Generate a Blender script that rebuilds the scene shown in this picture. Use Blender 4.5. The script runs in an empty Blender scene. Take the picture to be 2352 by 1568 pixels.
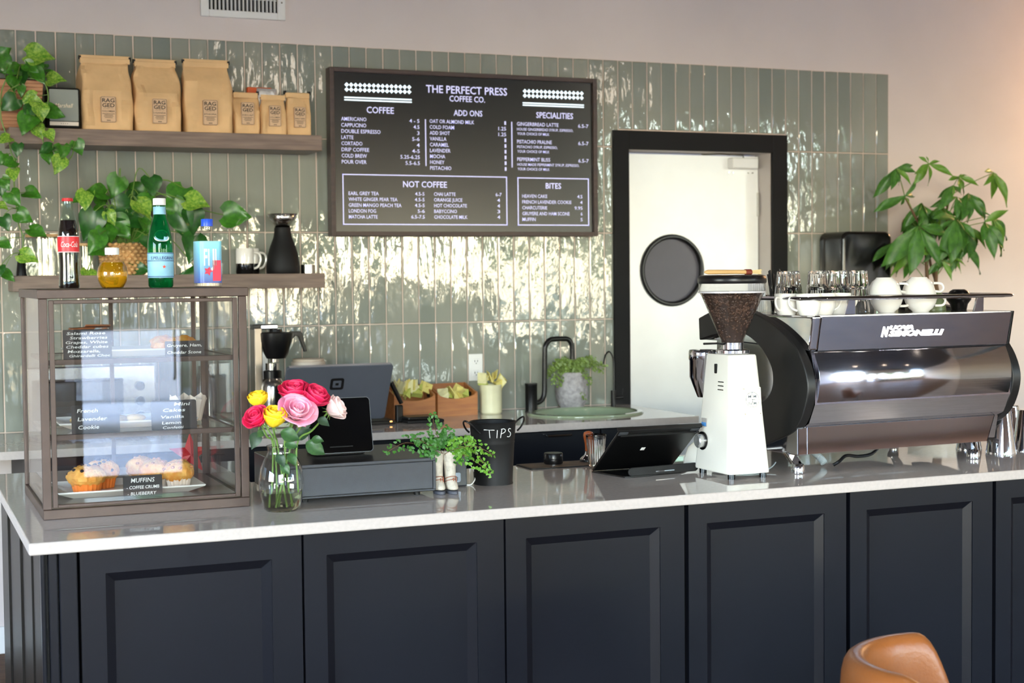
import bpy, bmesh, math, random
from mathutils import Vector, Matrix, noise
random.seed(7)
PI = math.pi
SC = bpy.context.scene
COL = SC.collection

# ------------------------------------------------------------------ camera
CAM = Vector((-0.5228, -6.5009, 1.5393))
yaw, pitch, roll = 0.3953, 0.0436, -0.0101
fwd = Vector((math.sin(yaw)*math.cos(pitch), math.cos(yaw)*math.cos(pitch), -math.sin(pitch)))
rt0 = Vector((math.cos(yaw), -math.sin(yaw), 0)); up0 = rt0.cross(fwd)
rt = rt0*math.cos(roll)+up0*math.sin(roll); up = up0*math.cos(roll)-rt0*math.sin(roll)
cd = bpy.data.cameras.new('camera'); cam = bpy.data.objects.new('camera', cd); COL.objects.link(cam)
cam.matrix_world = Matrix(((rt.x, up.x, -fwd.x, CAM.x), (rt.y, up.y, -fwd.y, CAM.y), (rt.z, up.z, -fwd.z, CAM.z), (0, 0, 0, 1)))
cd.sensor_width = 36; cd.lens = 52.8; cd.clip_start = .05; cd.clip_end = 300
cd.dof.use_dof = True; cd.dof.focus_distance = 4.55; cd.dof.aperture_fstop = 4.2
SC.camera = cam

# ------------------------------------------------------------------ world, sun, lamps, exposure
w = bpy.data.worlds.new('world'); SC.world = w; w.use_nodes = True
nt = w.node_tree; bg = nt.nodes['Background']
sky = nt.nodes.new('ShaderNodeTexSky'); sky.sky_type = 'NISHITA'; sky.sun_disc = False
sky.sun_elevation = math.radians(48); sky.sun_rotation = math.radians(200); sky.air_density = 1.0; sky.dust_density = 1.0
nt.links.new(sky.outputs[0], bg.inputs[0]); bg.inputs[1].default_value = 6.0
def lamp(name, typ, loc, energy, color, rot=None, **k):
    d = bpy.data.lights.new(name, typ); d.energy = energy; d.color = color
    for a, b in k.items(): setattr(d, a, b)
    o = bpy.data.objects.new(name, d); COL.objects.link(o); o.location = loc
    if rot: o.rotation_euler = rot
    return o
lamp('sun', 'SUN', (0, 0, 20), 9.0, (1, .98, .96), (math.radians(40), 0, math.radians(-160)), angle=math.radians(.6))
# portals in the storefront guide the daylight
for x0, x1, z0, z1 in ((.72, 1.55, 0, 2.15), (2.15, 7.3, .72, 2.15), (-3.2, -.1, .3, 3.1), (7.6, 9.9, .9, 3.2)):
    p = lamp('window_portal', 'AREA', ((x0+x1)/2, -9.42, (z0+z1)/2), 1, (1, 1, 1), (math.radians(90), 0, 0), shape='RECTANGLE', size=x1-x0, size_y=z1-z0)
    p.data.cycles.is_portal = True
p = lamp('window_portal', 'AREA', (-3.32, -4.3, 1.65), 1, (1, 1, 1), (0, math.radians(-90), 0), shape='RECTANGLE', size=1.5, size_y=2.4); p.data.cycles.is_portal = True
SC.view_settings.view_transform = 'Standard'; SC.view_settings.look = 'None'
SC.view_settings.exposure = -0.24; SC.view_settings.gamma = 1.0
SC.view_settings.use_curve_mapping = False
cy = SC.cycles
cy.use_denoising = True; cy.max_bounces = 9; cy.diffuse_bounces = 4; cy.glossy_bounces = 4; cy.transmission_bounces = 8
cy.transparent_max_bounces = 16; cy.sample_clamp_indirect = 6.0; cy.blur_glossy = .2

# ------------------------------------------------------------------ helpers
class MB:
    def __init__(s): s.v = []; s.f = []; s.m = []; s.M = Matrix.Identity(4); s.mi = 0
    def add(s, vs, fs):
        b = len(s.v)
        s.v += [tuple(s.M @ Vector(a)) for a in vs]
        s.f += [tuple(b+i for i in f) for f in fs]; s.m += [s.mi]*len(fs); return s
    def box(s, x0, x1, y0, y1, z0, z1):
        return s.add([(x0,y0,z0),(x1,y0,z0),(x1,y1,z0),(x0,y1,z0),(x0,y0,z1),(x1,y0,z1),(x1,y1,z1),(x0,y1,z1)],
                     [(0,3,2,1),(4,5,6,7),(0,1,5,4),(1,2,6,5),(2,3,7,6),(3,0,4,7)])
    def frustum(s, b, t):   # two quads (4 pts each, ccw from below-left)
        return s.add(list(b)+list(t), [(0,3,2,1),(4,5,6,7),(0,1,5,4),(1,2,6,5),(2,3,7,6),(3,0,4,7)])
    def lathe(s, prof, n=32, c=(0,0), sx=1, sy=1, a0=0, closed=True):
        vs = []; fs = []; m = len(prof)
        for i in range(n):
            a = a0+2*PI*i/n
            for r, z in prof: vs.append((c[0]+r*sx*math.cos(a), c[1]+r*sy*math.sin(a), z))
        for i in range(n):
            j = (i+1) % n
            for k in range(m-1):
                if prof[k][0] < 1e-6 and prof[k+1][0] < 1e-6: continue
                if prof[k][0] < 1e-6: fs.append((i*m+k, j*m+k+1, i*m+k+1))
                elif prof[k+1][0] < 1e-6: fs.append((i*m+k, j*m+k, i*m+k+1))
                else: fs.append((i*m+k, j*m+k, j*m+k+1, i*m+k+1))
        return s.add(vs, fs)
    def cyl(s, c, r, z0, z1, n=24, r2=None):
        r2 = r if r2 is None else r2
        return s.lathe([(0,z0),(r,z0),(r2,z1),(0,z1)], n, c)
    def tube(s, pts, r, n=8, cap=True, flat=1):
        pts = [Vector(p) for p in pts]; m = len(pts); R = r if isinstance(r, (list, tuple)) else [r]*m
        vs = []; fs = []; nrm = None
        for i, p in enumerate(pts):
            t = (pts[min(i+1, m-1)]-pts[max(i-1, 0)]).normalized()
            if nrm is None: nrm = t.orthogonal().normalized()
            nrm = (nrm-t*nrm.dot(t)).normalized(); b = t.cross(nrm)
            for k in range(n):
                a = 2*PI*k/n; vs.append(p+nrm*(R[i]*math.cos(a))+b*(R[i]*flat*math.sin(a)))
        for i in range(m-1):
            for k in range(n):
                fs.append((i*n+k, i*n+(k+1) % n, (i+1)*n+(k+1) % n, (i+1)*n+k))
        if cap: fs.append(tuple(reversed(range(n)))); fs.append(tuple((m-1)*n+k for k in range(n)))
        return s.add(vs, fs)
    def prism(s, poly, a, b, axis='y'):
        n = len(poly)
        def q(u, v, d): return {'y': (u, d, v), 'x': (d, u, v), 'z': (u, v, d)}[axis]
        return s.add([q(u, v, a) for u, v in poly]+[q(u, v, b) for u, v in poly],
                     [tuple(range(n)), tuple(reversed(range(n, 2*n)))]+[(i, i+n, (i+1) % n+n, (i+1) % n) for i in range(n)])
    def ell(s, c, rx, ry, rz, nu=16, nv=10, d=0, sc=3.0):
        prof = []; vs = [(c[0], c[1], c[2]-rz)]; fs = []
        for k in range(1, nv):
            t = PI*k/nv
            for i in range(nu):
                a = 2*PI*i/nu; q = Vector((math.sin(t)*math.cos(a), math.sin(t)*math.sin(a), -math.cos(t)))
                g = 1+d*noise.noise(q*sc+Vector(c)*9) if d else 1
                vs.append((c[0]+q.x*rx*g, c[1]+q.y*ry*g, c[2]+q.z*rz*g))
        vs.append((c[0], c[1], c[2]+rz)); L = len(vs)-1
        for i in range(nu): fs.append((0, 1+(i+1) % nu, 1+i))
        for k in range(nv-2):
            for i in range(nu):
                a = 1+k*nu; fs.append((a+i, a+(i+1) % nu, a+nu+(i+1) % nu, a+nu+i))
        a = 1+(nv-2)*nu
        for i in range(nu): fs.append((a+i, a+(i+1) % nu, L))
        return s.add(vs, fs)
    def grid(s, P, closed=False):    # P[row][col]
        n = len(P[0]); fs = []
        for i in range(len(P)-1):
            for j in range(n if closed else n-1): fs.append((i*n+j, i*n+(j+1) % n, (i+1)*n+(j+1) % n, (i+1)*n+j))
        return s.add([p for r in P for p in r], fs)
    def mesh(s, name, mats, smooth=35, recalc=True):
        me = bpy.data.meshes.new(name); me.from_pydata(s.v, [], s.f)
        for m in (mats if isinstance(mats, (list, tuple)) else [mats]): me.materials.append(m)
        if any(s.m): me.polygons.foreach_set('material_index', s.m)
        if recalc:
            bm = bmesh.new(); bm.from_mesh(me); bmesh.ops.recalc_face_normals(bm, faces=bm.faces); bm.to_mesh(me); bm.free()
        if smooth:
            me.shade_smooth(); me.set_sharp_from_angle(angle=math.radians(smooth))
        return me

def tag(o, label=None, cat=None, group=None, kind=None):
    if label: o['label'] = label
    if cat: o['category'] = cat
    if group: o['group'] = group
    if kind: o['kind'] = kind
    return o
def obj(name, mb, mats, parent=None, smooth=35, bevel=0, seg=2, loc=None, rot=None, label=None, kind=None, recalc=True, solid=0, sub=0):
    me = mb if isinstance(mb, bpy.types.Mesh) else mb.mesh(name, mats, smooth, recalc)
    o = bpy.data.objects.new(name, me); COL.objects.link(o)
    if parent: o.parent = parent
    if loc is not None: o.location = loc
    if rot is not None: o.rotation_euler = rot
    if solid:
        md = o.modifiers.new('Solidify', 'SOLIDIFY'); md.thickness = solid; md.offset = 0
    if bevel:
        md = o.modifiers.new('Bevel', 'BEVEL'); md.width = bevel; md.segments = seg; md.limit_method = 'ANGLE'; md.angle_limit = math.radians(40)
    if sub:
        md = o.modifiers.new('Subsurf', 'SUBSURF'); md.levels = sub; md.render_levels = sub
    if label: o['label'] = label
    if kind: o['kind'] = kind
    return o
def thing(name, label, cat, loc=(0,0,0), rz=0, group=None):
    o = bpy.data.objects.new(name, None); COL.objects.link(o); o.location = loc; o.rotation_euler = (0, 0, rz)
    o.empty_display_size = .02
    return tag(o, label, cat, group)
def dup(root, loc, rz=0, label=None, group=None, parent=None):
    r = root.copy(); COL.objects.link(r); r.location = loc; r.rotation_euler = (0, 0, rz)
    if label: r['label'] = label
    if group: r['group'] = group
    for ch in list(root.children):
        c = ch.copy(); COL.objects.link(c); c.parent = r
        for g in ch.children:
            d = g.copy(); COL.objects.link(d); d.parent = c
    return r
def bez(pts, n=6):      # catmull-rom through points
    P = [Vector(p) for p in pts]; out = []
    for i in range(len(P)-1):
        a, b, c, d = P[max(i-1, 0)], P[i], P[i+1], P[min(i+2, len(P)-1)]
        for k in range(n):
            t = k/n; out.append(.5*((2*b)+(c-a)*t+(2*a-5*b+4*c-d)*t*t+(3*b-a-3*c+d)*t**3))
    return out+[P[-1]]
def rrect(x0, x1, z0, z1, r, n=5):
    out = []
    for cx, cz, a in ((x1-r, z1-r, 0), (x0+r, z1-r, 90), (x0+r, z0+r, 180), (x1-r, z0+r, 270)):
        for k in range(n+1):
            t = math.radians(a+90*k/n); out.append((cx+r*math.cos(t), cz+r*math.sin(t)))
    return out

# ------------------------------------------------------------------ materials
def lin(c):
    f = lambda u: (u/255/12.92) if u/255 <= .04045 else ((u/255+.055)/1.055)**2.4
    return (f(c[0]), f(c[1]), f(c[2]), 1)
def M(name, col, rough=.5, metal=0, var=.06, vs=6, bump=0, bs=40, spec=None, coat=0, em=None, es=0, stretch=None, col2=None, sheen=0, sss=0, trans=0, ior=None, aniso=0):
    m = bpy.data.materials.new(name); m.use_nodes = True; nt = m.node_tree; b = nt.nodes['Principled BSDF']; L = nt.links
    b.inputs['Roughness'].default_value = rough; b.inputs['Metallic'].default_value = metal
    if spec is not None: b.inputs['Specular IOR Level'].default_value = spec
    if coat: b.inputs['Coat Weight'].default_value = coat; b.inputs['Coat Roughness'].default_value = .05
    if trans: b.inputs['Transmission Weight'].default_value = trans
    if ior: b.inputs['IOR'].default_value = ior
    if aniso: b.inputs['Anisotropic'].default_value = aniso
    c = lin(col)
    tc = nt.nodes.new('ShaderNodeTexCoord'); mp = nt.nodes.new('ShaderNodeMapping'); L.new(tc.outputs['Object'], mp.inputs[0])
    if stretch: mp.inputs['Scale'].default_value = stretch
    if var or col2:
        nz = nt.nodes.new('ShaderNodeTexNoise'); nz.inputs['Scale'].default_value = vs; nz.inputs['Detail'].default_value = 3
        L.new(mp.outputs[0], nz.inputs['Vector'])
        mx = nt.nodes.new('ShaderNodeMix'); mx.data_type = 'RGBA'
        c2 = lin(col2) if col2 else tuple(min(1, v*(1+2*var)) for v in c[:3])+(1,)
        c1 = c if col2 else tuple(v*(1-2*var) for v in c[:3])+(1,)
        mr = nt.nodes.new('ShaderNodeMapRange'); mr.inputs[1].default_value = .35; mr.inputs[2].default_value = .65
        L.new(nz.outputs[0], mr.inputs[0]); L.new(mr.outputs[0], mx.inputs[0])
        mx.inputs[6].default_value = c1; mx.inputs[7].default_value = c2
        L.new(mx.outputs[2], b.inputs['Base Color'])
    else: b.inputs['Base Color'].default_value = c
    if bump:
        n2 = nt.nodes.new('ShaderNodeTexNoise'); n2.inputs['Scale'].default_value = bs; n2.inputs['Detail'].default_value = 3
        L.new(mp.outputs[0], n2.inputs['Vector'])
        bp = nt.nodes.new('ShaderNodeBump'); bp.inputs['Strength'].default_value = bump; bp.inputs['Distance'].default_value = .01
        L.new(n2.outputs[0], bp.inputs['Height']); L.new(bp.outputs[0], b.inputs['Normal'])
    if em: b.inputs['Emission Color'].default_value = lin(em); b.inputs['Emission Strength'].default_value = es
    return m
def thin_glass(name, tint=(1, 1, 1), k=1.0, rough=0.0):
    m = bpy.data.materials.new(name); m.use_nodes = True; nt = m.node_tree; L = nt.links
    for n in list(nt.nodes):
        if n.type != 'OUTPUT_MATERIAL': nt.nodes.remove(n)
    out = [n for n in nt.nodes if n.type == 'OUTPUT_MATERIAL'][0]
    tr = nt.nodes.new('ShaderNodeBsdfTransparent'); tr.inputs[0].default_value = (*tint, 1)
    gl = nt.nodes.new('ShaderNodeBsdfGlossy'); gl.inputs['Roughness'].default_value = rough
    lw = nt.nodes.new('ShaderNodeLayerWeight'); lw.inputs[0].default_value = .5
    p5 = nt.nodes.new('ShaderNodeMath'); p5.operation = 'POWER'; p5.inputs[1].default_value = 5; L.new(lw.outputs['Facing'], p5.inputs[0])
    ma = nt.nodes.new('ShaderNodeMath'); ma.operation = 'MULTIPLY_ADD'; ma.inputs[1].default_value = .9*k; ma.inputs[2].default_value = .045*k
    L.new(p5.outputs[0], ma.inputs[0]); mn = nt.nodes.new('ShaderNodeMath'); mn.operation = 'MINIMUM'; mn.inputs[1].default_value = 1; L.new(ma.outputs[0], mn.inputs[0])
    mix = nt.nodes.new('ShaderNodeMixShader'); L.new(mn.outputs[0], mix.inputs[0]); L.new(tr.outputs[0], mix.inputs[1]); L.new(gl.outputs[0], mix.inputs[2])
    L.new(mix.outputs[0], out.inputs[0]); return m
def wood(name, c1, c2, rough=.5, axis='x', sc=1.0):
    st = {'x': (1.2*sc, 14*sc, 14*sc), 'z': (14*sc, 14*sc, 1.2*sc)}[axis]
    return M(name, c1, rough, var=0, vs=4, stretch=st, col2=c2, bump=.15, bs=6)

def tile_material():
    m = M('glazed_tile', (128, 134, 122), .05, var=0, coat=0)
    nt = m.node_tree; L = nt.links; b = nt.nodes['Principled BSDF']
    b.inputs['Specular IOR Level'].default_value = .8
    oi = nt.nodes.new('ShaderNodeObjectInfo'); geo = nt.nodes.new('ShaderNodeNewGeometry')
    off = nt.nodes.new('ShaderNodeVectorMath'); off.operation = 'MULTIPLY_ADD'
    cx = nt.nodes.new('ShaderNodeCombineXYZ')
    for k in range(3): L.new(oi.outputs['Random'], cx.inputs[k])
    off.inputs[1].default_value = (31, 17, 53); L.new(cx.outputs[0], off.inputs[0]); L.new(geo.outputs['Position'], off.inputs[2])
    def nz(scale, st, det=2):
        mp = nt.nodes.new('ShaderNodeMapping'); mp.inputs['Scale'].default_value = st; L.new(off.outputs[0], mp.inputs[0])
        n = nt.nodes.new('ShaderNodeTexNoise'); n.inputs['Scale'].default_value = scale; n.inputs['Detail'].default_value = det; L.new(mp.outputs[0], n.inputs['Vector']); return n
    a = nz(10, (1.2, 1, .4)); c = nz(2.2, (2, 1, .8), 1); d = nz(42, (1.3, 1, .6), 2)
    rp = nt.nodes.new('ShaderNodeMix'); rp.data_type = 'RGBA'; rp.inputs[6].default_value = lin((118, 126, 119)); rp.inputs[7].default_value = lin((154, 154, 142))
    ad = nt.nodes.new('ShaderNodeMath'); ad.operation = 'MULTIPLY_ADD'; ad.inputs[1].default_value = .5; L.new(c.outputs[0], ad.inputs[0])
    m2 = nt.nodes.new('ShaderNodeMath'); m2.operation = 'MULTIPLY'; m2.inputs[1].default_value = .5; L.new(oi.outputs['Random'], m2.inputs[0]); L.new(m2.outputs[0], ad.inputs[2])
    L.new(ad.outputs[0], rp.inputs[0]); L.new(rp.outputs[2], b.inputs['Base Color'])
    b1 = nt.nodes.new('ShaderNodeBump'); b1.inputs['Strength'].default_value = .55; b1.inputs['Distance'].default_value = .009; L.new(a.outputs[0], b1.inputs['Height'])
    b2 = nt.nodes.new('ShaderNodeBump'); b2.inputs['Strength'].default_value = .2; b2.inputs['Distance'].default_value = .003; L.new(d.outputs[0], b2.inputs['Height']); L.new(b1.outputs[0], b2.inputs['Normal'])
    L.new(b2.outputs[0], b.inputs['Normal'])
    return m

def leaf_mat(name, c1, c2, rough=.35, speck=6, vein=None):
    m = M(name, c1, rough, var=0, vs=speck, col2=c2)
    b = m.node_tree.nodes['Principled BSDF']; b.inputs['Subsurface Weight'].default_value = 0
    b.inputs['Transmission Weight'].default_value = 0
    return m

TILE = tile_material()
GROUT = M('grout', (214, 194, 180), .9, bump=.2, bs=200)
PAINT = M('wall_paint', (212, 201, 197), .75, var=.015, vs=2, bump=.05, bs=120)
CREAM = M('cream_paint', (216, 203, 188), .7, var=.01, vs=2)
CEIL = M('ceiling_paint', (62, 58, 58), .8, var=.01)
FLOORM = wood('floor_boards', (108, 80, 58), (86, 62, 46), .5, 'x'); FLOORM.node_tree.nodes['Principled BSDF'].inputs['Specular IOR Level'].default_value = .05
QUARTZ = M('quartz', (190, 180, 174), .035, var=.02, vs=90, bump=0, spec=.7)
NAVY = M('navy_cabinet', (18, 19, 25), .28, spec=.25, var=.03, vs=3)
NAVYD = M('dark_end_panel', (19, 16, 14), .36, var=.05, vs=3, spec=.15)
BLACKM = M('black_matte', (20, 20, 21), .55, spec=.25, var=.05)
BLACKS = M('black_satin', (13, 13, 15), .3, spec=.35, var=.05)
BLACKG = M('black_gloss', (7, 7, 8), .08, var=0)
FRAMEB = M('black_door_frame', (24, 24, 25), .6, spec=.15, var=.03)
DOORW = M('white_door', (246, 248, 248), .2, var=.01)
WHITEP = M('white_plastic', (232, 232, 230), .35, var=.01)
CERAM = M('white_ceramic', (238, 235, 228), .12, var=.01, coat=.5)
STEEL = M('brushed_steel', (190, 188, 184), .18, 1, var=.03, stretch=(1, 1, 30), vs=8)
CHROME = M('polished_chrome', (222, 222, 226), .05, 1, var=0)
SATIN = M('satin_steel', (208, 208, 214), .13, 1, var=.02, vs=30, stretch=(.3, 6, 6))
SHELFW = wood('walnut_shelf', (124, 104, 92), (98, 80, 70), .45, 'x')
KRAFT = M('kraft_paper', (216, 178, 130), .75, var=.05, vs=9, bump=.5, bs=14)
KRAFTD = M('kraft_fold', (160, 120, 78), .75, var=.05, vs=9)
INK = M('black_ink', (30, 26, 26), .7, var=0)
LABELP = M('bag_label', (206, 172, 138), .7, var=.02)
BRONZE = M('bronze_frame', (70, 54, 47), .42, .25, var=.05, vs=20)
GLASS = thin_glass('clear_glass', (.97, .98, .975), .85)
CASEG = thin_glass('case_glass', (.97, .975, .975), 1.9)
SOLIDG = M('solid_glass', (255, 255, 255), 0.0, var=0, trans=1, ior=1.45)
LEAF1 = leaf_mat('pothos_leaf', (42, 92, 24), (66, 124, 34), .3, 5)
LEAF2 = leaf_mat('pothos_leaf_light', (70, 126, 30), (146, 176, 72), .3, 9)
LEAF3 = leaf_mat('pothos_leaf_dark', (30, 74, 28), (44, 96, 34), .3, 5)
LEAFM = leaf_mat('money_leaf', (50, 94, 32), (72, 120, 42), .4, 8)
LEAFML = leaf_mat('money_leaf_light', (84, 126, 40), (104, 144, 50), .4, 8)
STEMG = M('green_stem', (96, 128, 54), .5)
STEMB = M('brown_stem', (92, 66, 40), .7)
SOIL = M('soil', (40, 30, 24), .95, bump=1, bs=60)
CHALK = M('chalk_white', (232, 232, 230), .8, var=0)
BOARD = M('chalkboard', (36, 32, 33), .6, var=.05)

# ------------------------------------------------------------------ the room
TW, TH, TZ = .0787, .4134, 2.5676          # tile pitch, row height, top of the tiling
X0, X1, Y0, ZC = -3.4, 10.3, -9.5, 3.5
def struct(name, mb, m, **k):
    return tag(obj(name, mb, m, **k), kind='structure')
DX0, DX1, DZ = 2.803, 3.612, 2.143
b = MB(); b.box(X0-.2, DX0, .006, .2, 0, ZC); b.box(DX1, X1+.2, .006, .2, 0, ZC); b.box(DX0, DX1, .006, .2, DZ, ZC)
wall = struct('wall_back', b, PAINT, smooth=0)
b = MB(); gx0, gx1, gz0 = -4*TW, 55*TW, TZ-4*TH
b.box(gx0, DX0, .0025, .007, gz0, TZ); b.box(DX1, gx1, .0025, .007, gz0, TZ); b.box(DX0, DX1, .0025, .007, DZ, TZ)
obj('grout', b, GROUT, wall, smooth=0)
def tile_mesh(wd, ht, dep=.006, seed=0):
    rn = random.Random(seed); mb = MB(); g = .0022
    xs = [g, g+.004, wd/2, wd-g-.004, wd-g]; zs = [g, g+.004, ht*.33, ht*.67, ht-g-.004, ht-g]
    P = []
    for k, z in enumerate(zs):
        row = []
        for j, x in enumerate(xs):
            e = (j in (0, 4)) or (k in (0, 5))
            y = .003 if e else (-.0004*rn.random() if (j, k) != (2, 2) else -.0009)
            row.append((x+(0 if not e else rn.uniform(-.0004, .0004)), y, z+(rn.uniform(-.0004, .0004) if e else 0)))
        P.append(row)
    mb.grid([[p for p in r] for r in P])
    return mb.mesh('tile', TILE, 28, recalc=False)
full = [tile_mesh(TW, TH, seed=k) for k in range(6)]
cut = tile_mesh(TW, TZ-2.238, seed=20)
k = 0
for i in range(-4, 55):
    xm = (i+.5)*TW
    for r in range(4):
        z = TZ-(r+1)*TH; me = full[(k*7+r*3) % 6]; k += 1
        if 2.74 < xm < 3.68:
            if r: continue
            z = 2.238; me = cut
        o = bpy.data.objects.new('tile', me); COL.objects.link(o); o.parent = wall; o.location = (i*TW, -.0015+random.uniform(-.0004, .0004), z)
        o.rotation_euler = (random.gauss(0, .0022), 0, random.gauss(0, .004))
b = MB(); b.box(X0-.2, X1+.2, Y0-.25, .2, -.1, 0); struct('floor', b, FLOORM, smooth=0)
b = MB(); b.box(X0-.2, X1+.2, Y0-.25, .2, ZC, ZC+.15); struct('ceiling', b, CEIL, smooth=0)
b = MB(); b.box(X0-.2, X0, Y0-.25, -5.5, 0, ZC); b.box(X0-.2, X0, -3.1, 0, 0, ZC); b.box(X0-.2, X0, -5.5, -3.1, 0, .9); b.box(X0-.2, X0, -5.5, -3.1, 2.4, ZC); struct('wall_left', b, PAINT, smooth=0)
b = MB()
for ya, yb, za, zb in ((-5.5, -5.46, .9, 2.4), (-3.14, -3.1, .9, 2.4), (-4.32, -4.28, .9, 2.4), (-5.46, -3.14, .9, .95), (-5.46, -3.14, 2.36, 2.4)): b.box(X0-.1, X0-.04, ya, yb, za, zb)
f = struct('window_8', b, BLACKS, smooth=0)
b = MB(); b.box(X0-.072, X0-.068, -5.46, -3.14, .95, 2.36); obj('pane', b, GLASS, f, smooth=0)
b = MB(); b.box(X1, X1+.2, Y0-.25, 0, 0, ZC); struct('wall_right', b, CREAM, smooth=0)
b = MB(); b.box(X0, DX0-.1, -.012, .006, 0, .113); struct('baseboard_back', b, WHITEP, smooth=0, bevel=.004)
# storefront wall behind the camera
b = MB()
for xa, xb, za, zb in ((X0, -3.2, 0, ZC), (-.1, .72, 0, ZC), (-3.2, -.1, 0, .3), (-3.2, -.1, 3.1, ZC), (1.55, 2.15, 0, ZC), (7.3, 7.6, 0, ZC), (9.9, X1, 0, ZC), (7.6, 9.9, 0, .9), (7.6, 9.9, 3.2, ZC), (.72, 1.55, 2.15, ZC), (2.15, 7.3, 2.15, ZC)):
    b.box(xa, xb, Y0-.2, Y0, za, zb)
struct('wall_front', b, PAINT, smooth=0)
b = MB(); b.box(2.15, 7.3, Y0-.2, Y0, 0, .72); struct('wall_below_windows', b, M('dark_knee_wall', (48, 42, 38), .5), smooth=0)  # unseen knee wall, added dark to dim reflections in the counter panels
for n, (xa, xb, za, zt_) in enumerate(((2.15, 3.87, .72, 2.15), (3.87, 5.58, .72, 2.15), (5.58, 7.3, .72, 2.15), (-3.2, -1.65, .3, 3.1), (-1.65, -.1, .3, 3.1), (7.6, 8.75, .9, 3.2), (8.75, 9.9, .9, 3.2))):  # tall pair left of the door is unseen, added for extra daylight
    b = MB(); t = .03
    b.box(xa, xa+t, Y0-.1, Y0-.04, za, zt_); b.box(xb-t, xb, Y0-.1, Y0-.04, za, zt_); b.box(xa, xb, Y0-.1, Y0-.04, za, za+.05); b.box(xa, xb, Y0-.1, Y0-.04, zt_-.04, zt_)
    f = struct('window_%d' % (n+1), b, BLACKS, smooth=0)
    b = MB(); b.box(xa+t, xb-t, Y0-.072, Y0-.068, za+.05, zt_-.04); obj('pane', b, GLASS, f, smooth=0)
b = MB(); b.box(.72, .78, Y0-.1, Y0-.05, .01, 2.15); b.box(1.49, 1.55, Y0-.1, Y0-.05, .01, 2.15); b.box(.78, 1.49, Y0-.1, Y0-.05, .01, .11); b.box(.78, 1.49, Y0-.1, Y0-.05, 2.05, 2.15)
f = struct('door_2', b, BLACKS, smooth=0)
b = MB(); b.box(.78, 1.49, Y0-.078, Y0-.073, .11, 2.05); obj('pane', b, GLASS, f, smooth=0)
b = MB(); b.tube([(1.44, Y0-.045, .8), (1.44, Y0-.02, .85), (1.44, Y0-.02, 1.25), (1.44, Y0-.045, 1.3)], .012); obj('door_handle', b, CHROME, f)

# kitchen door in its black casing
b = MB(); b.box(DX0-.083, DX0, -.02, .006, 0, DZ+.09); b.box(DX1, DX1+.086, -.02, .006, 0, DZ+.09); b.box(DX0, DX1, -.02, .006, DZ, DZ+.09)
struct('trim_1', b, FRAMEB, smooth=0, bevel=.002)
b = MB(); JM = M('door_jamb_paint', (190, 182, 176), .5, var=.02)
b.box(DX0-.02, DX0+.001, .006, .2, 0, DZ); b.box(DX1-.001, DX1+.02, .006, .2, 0, DZ); b.box(DX0, DX1, .006, .2, DZ-.001, DZ+.02); struct('trim_2', b, JM, smooth=0)
cx, cz, r = 3.103, 1.559, .160
b = MB(); n = 48; ring = [(cx+r*math.cos(2*PI*i/n), cz+r*math.sin(2*PI*i/n)) for i in range(n)]
def onrect(i):
    a = 2*PI*i/n; dx, dz = math.cos(a), math.sin(a); x0, x1, z0, z1 = DX0+.006, DX1-.008, .01, DZ-.01
    t = min([((x1 if dx > 0 else x0)-cx)/dx if abs(dx) > 1e-9 else 1e9, ((z1 if dz > 0 else z0)-cz)/dz if abs(dz) > 1e-9 else 1e9]); return (cx+dx*t, cz+dz*t)
outer = [onrect(i) for i in range(n)]
cor = {min(range(n), key=lambda i: (outer[i][0]-X)**2+(outer[i][1]-Z)**2): (X, Z) for X in (DX0+.006, DX1-.008) for Z in (.01, DZ-.01)}
outer = [cor.get(i, outer[i]) for i in range(n)]
for y in (.11, .15):
    base = len(b.v)
    b.add([(x, y, z) for x, z in ring]+[(x, y, z) for x, z in outer], [(i, (i+1) % n, n+(i+1) % n, n+i) for i in range(n)])
b.f += [(n+i, n+(i+1) % n, 3*n+(i+1) % n, 3*n+i) for i in range(n)]; b.m += [0]*n
door = struct('door_1', b, DOORW, smooth=0)
b = MB()
P = []
for i in range(48):
    a = 2*PI*i/48; row = []
    for k in range(10):
        t = 2*PI*k/10; rr = .168+.0125*math.cos(t); row.append((cx+rr*math.cos(a), .106+.013*math.sin(t), cz+rr*math.sin(a)))
    P.append(row)
P.append(P[0]); b.grid(P, closed=True); obj('porthole_rim', b, BLACKS, door)
b = MB(); b.prism([(cx+.165*math.cos(2*PI*i/40), cz+.165*math.sin(2*PI*i/40)) for i in range(40)], .122, .130)
obj('porthole_pane', b, M('porthole_glass', (92, 90, 98), .25, var=.05, vs=3, spec=.12), door)
b = MB(); b.box(3.425, 3.575, .055, .11, 2.068, 2.122); cl = obj('door_closer', b, WHITEP, door, bevel=.006)
b = MB(); b.tube([(3.50, .08, 2.122), (3.50, .08, 2.136), (3.35, .06, 2.138), (3.28, .12, 2.138)], .005); obj('closer_arm', b, STEEL, cl)
for x in (3.43, 3.455, 3.545, 3.57):
    b = MB(); b.M = Matrix.Translation((x, .108, 2.05)) @ Matrix.Rotation(PI/2, 4, 'X'); b.cyl((0, 0), .004, -.002, .004, 8); obj('screw', b, STEEL, door)
b = MB(); b.box(3.596, 3.604, .095, .11, .2, .3); b.box(3.596, 3.604, .095, .11, 1.83, 1.95); obj('hinge', b, STEEL, door)
b = MB(); b.box(2.4, 4.2, .5, .55, 0, 2.4); obj('corridor_wall', b, M('corridor_paint', (120, 118, 120), .8)); bpy.data.objects['corridor_wall']['kind'] = 'structure'

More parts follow.
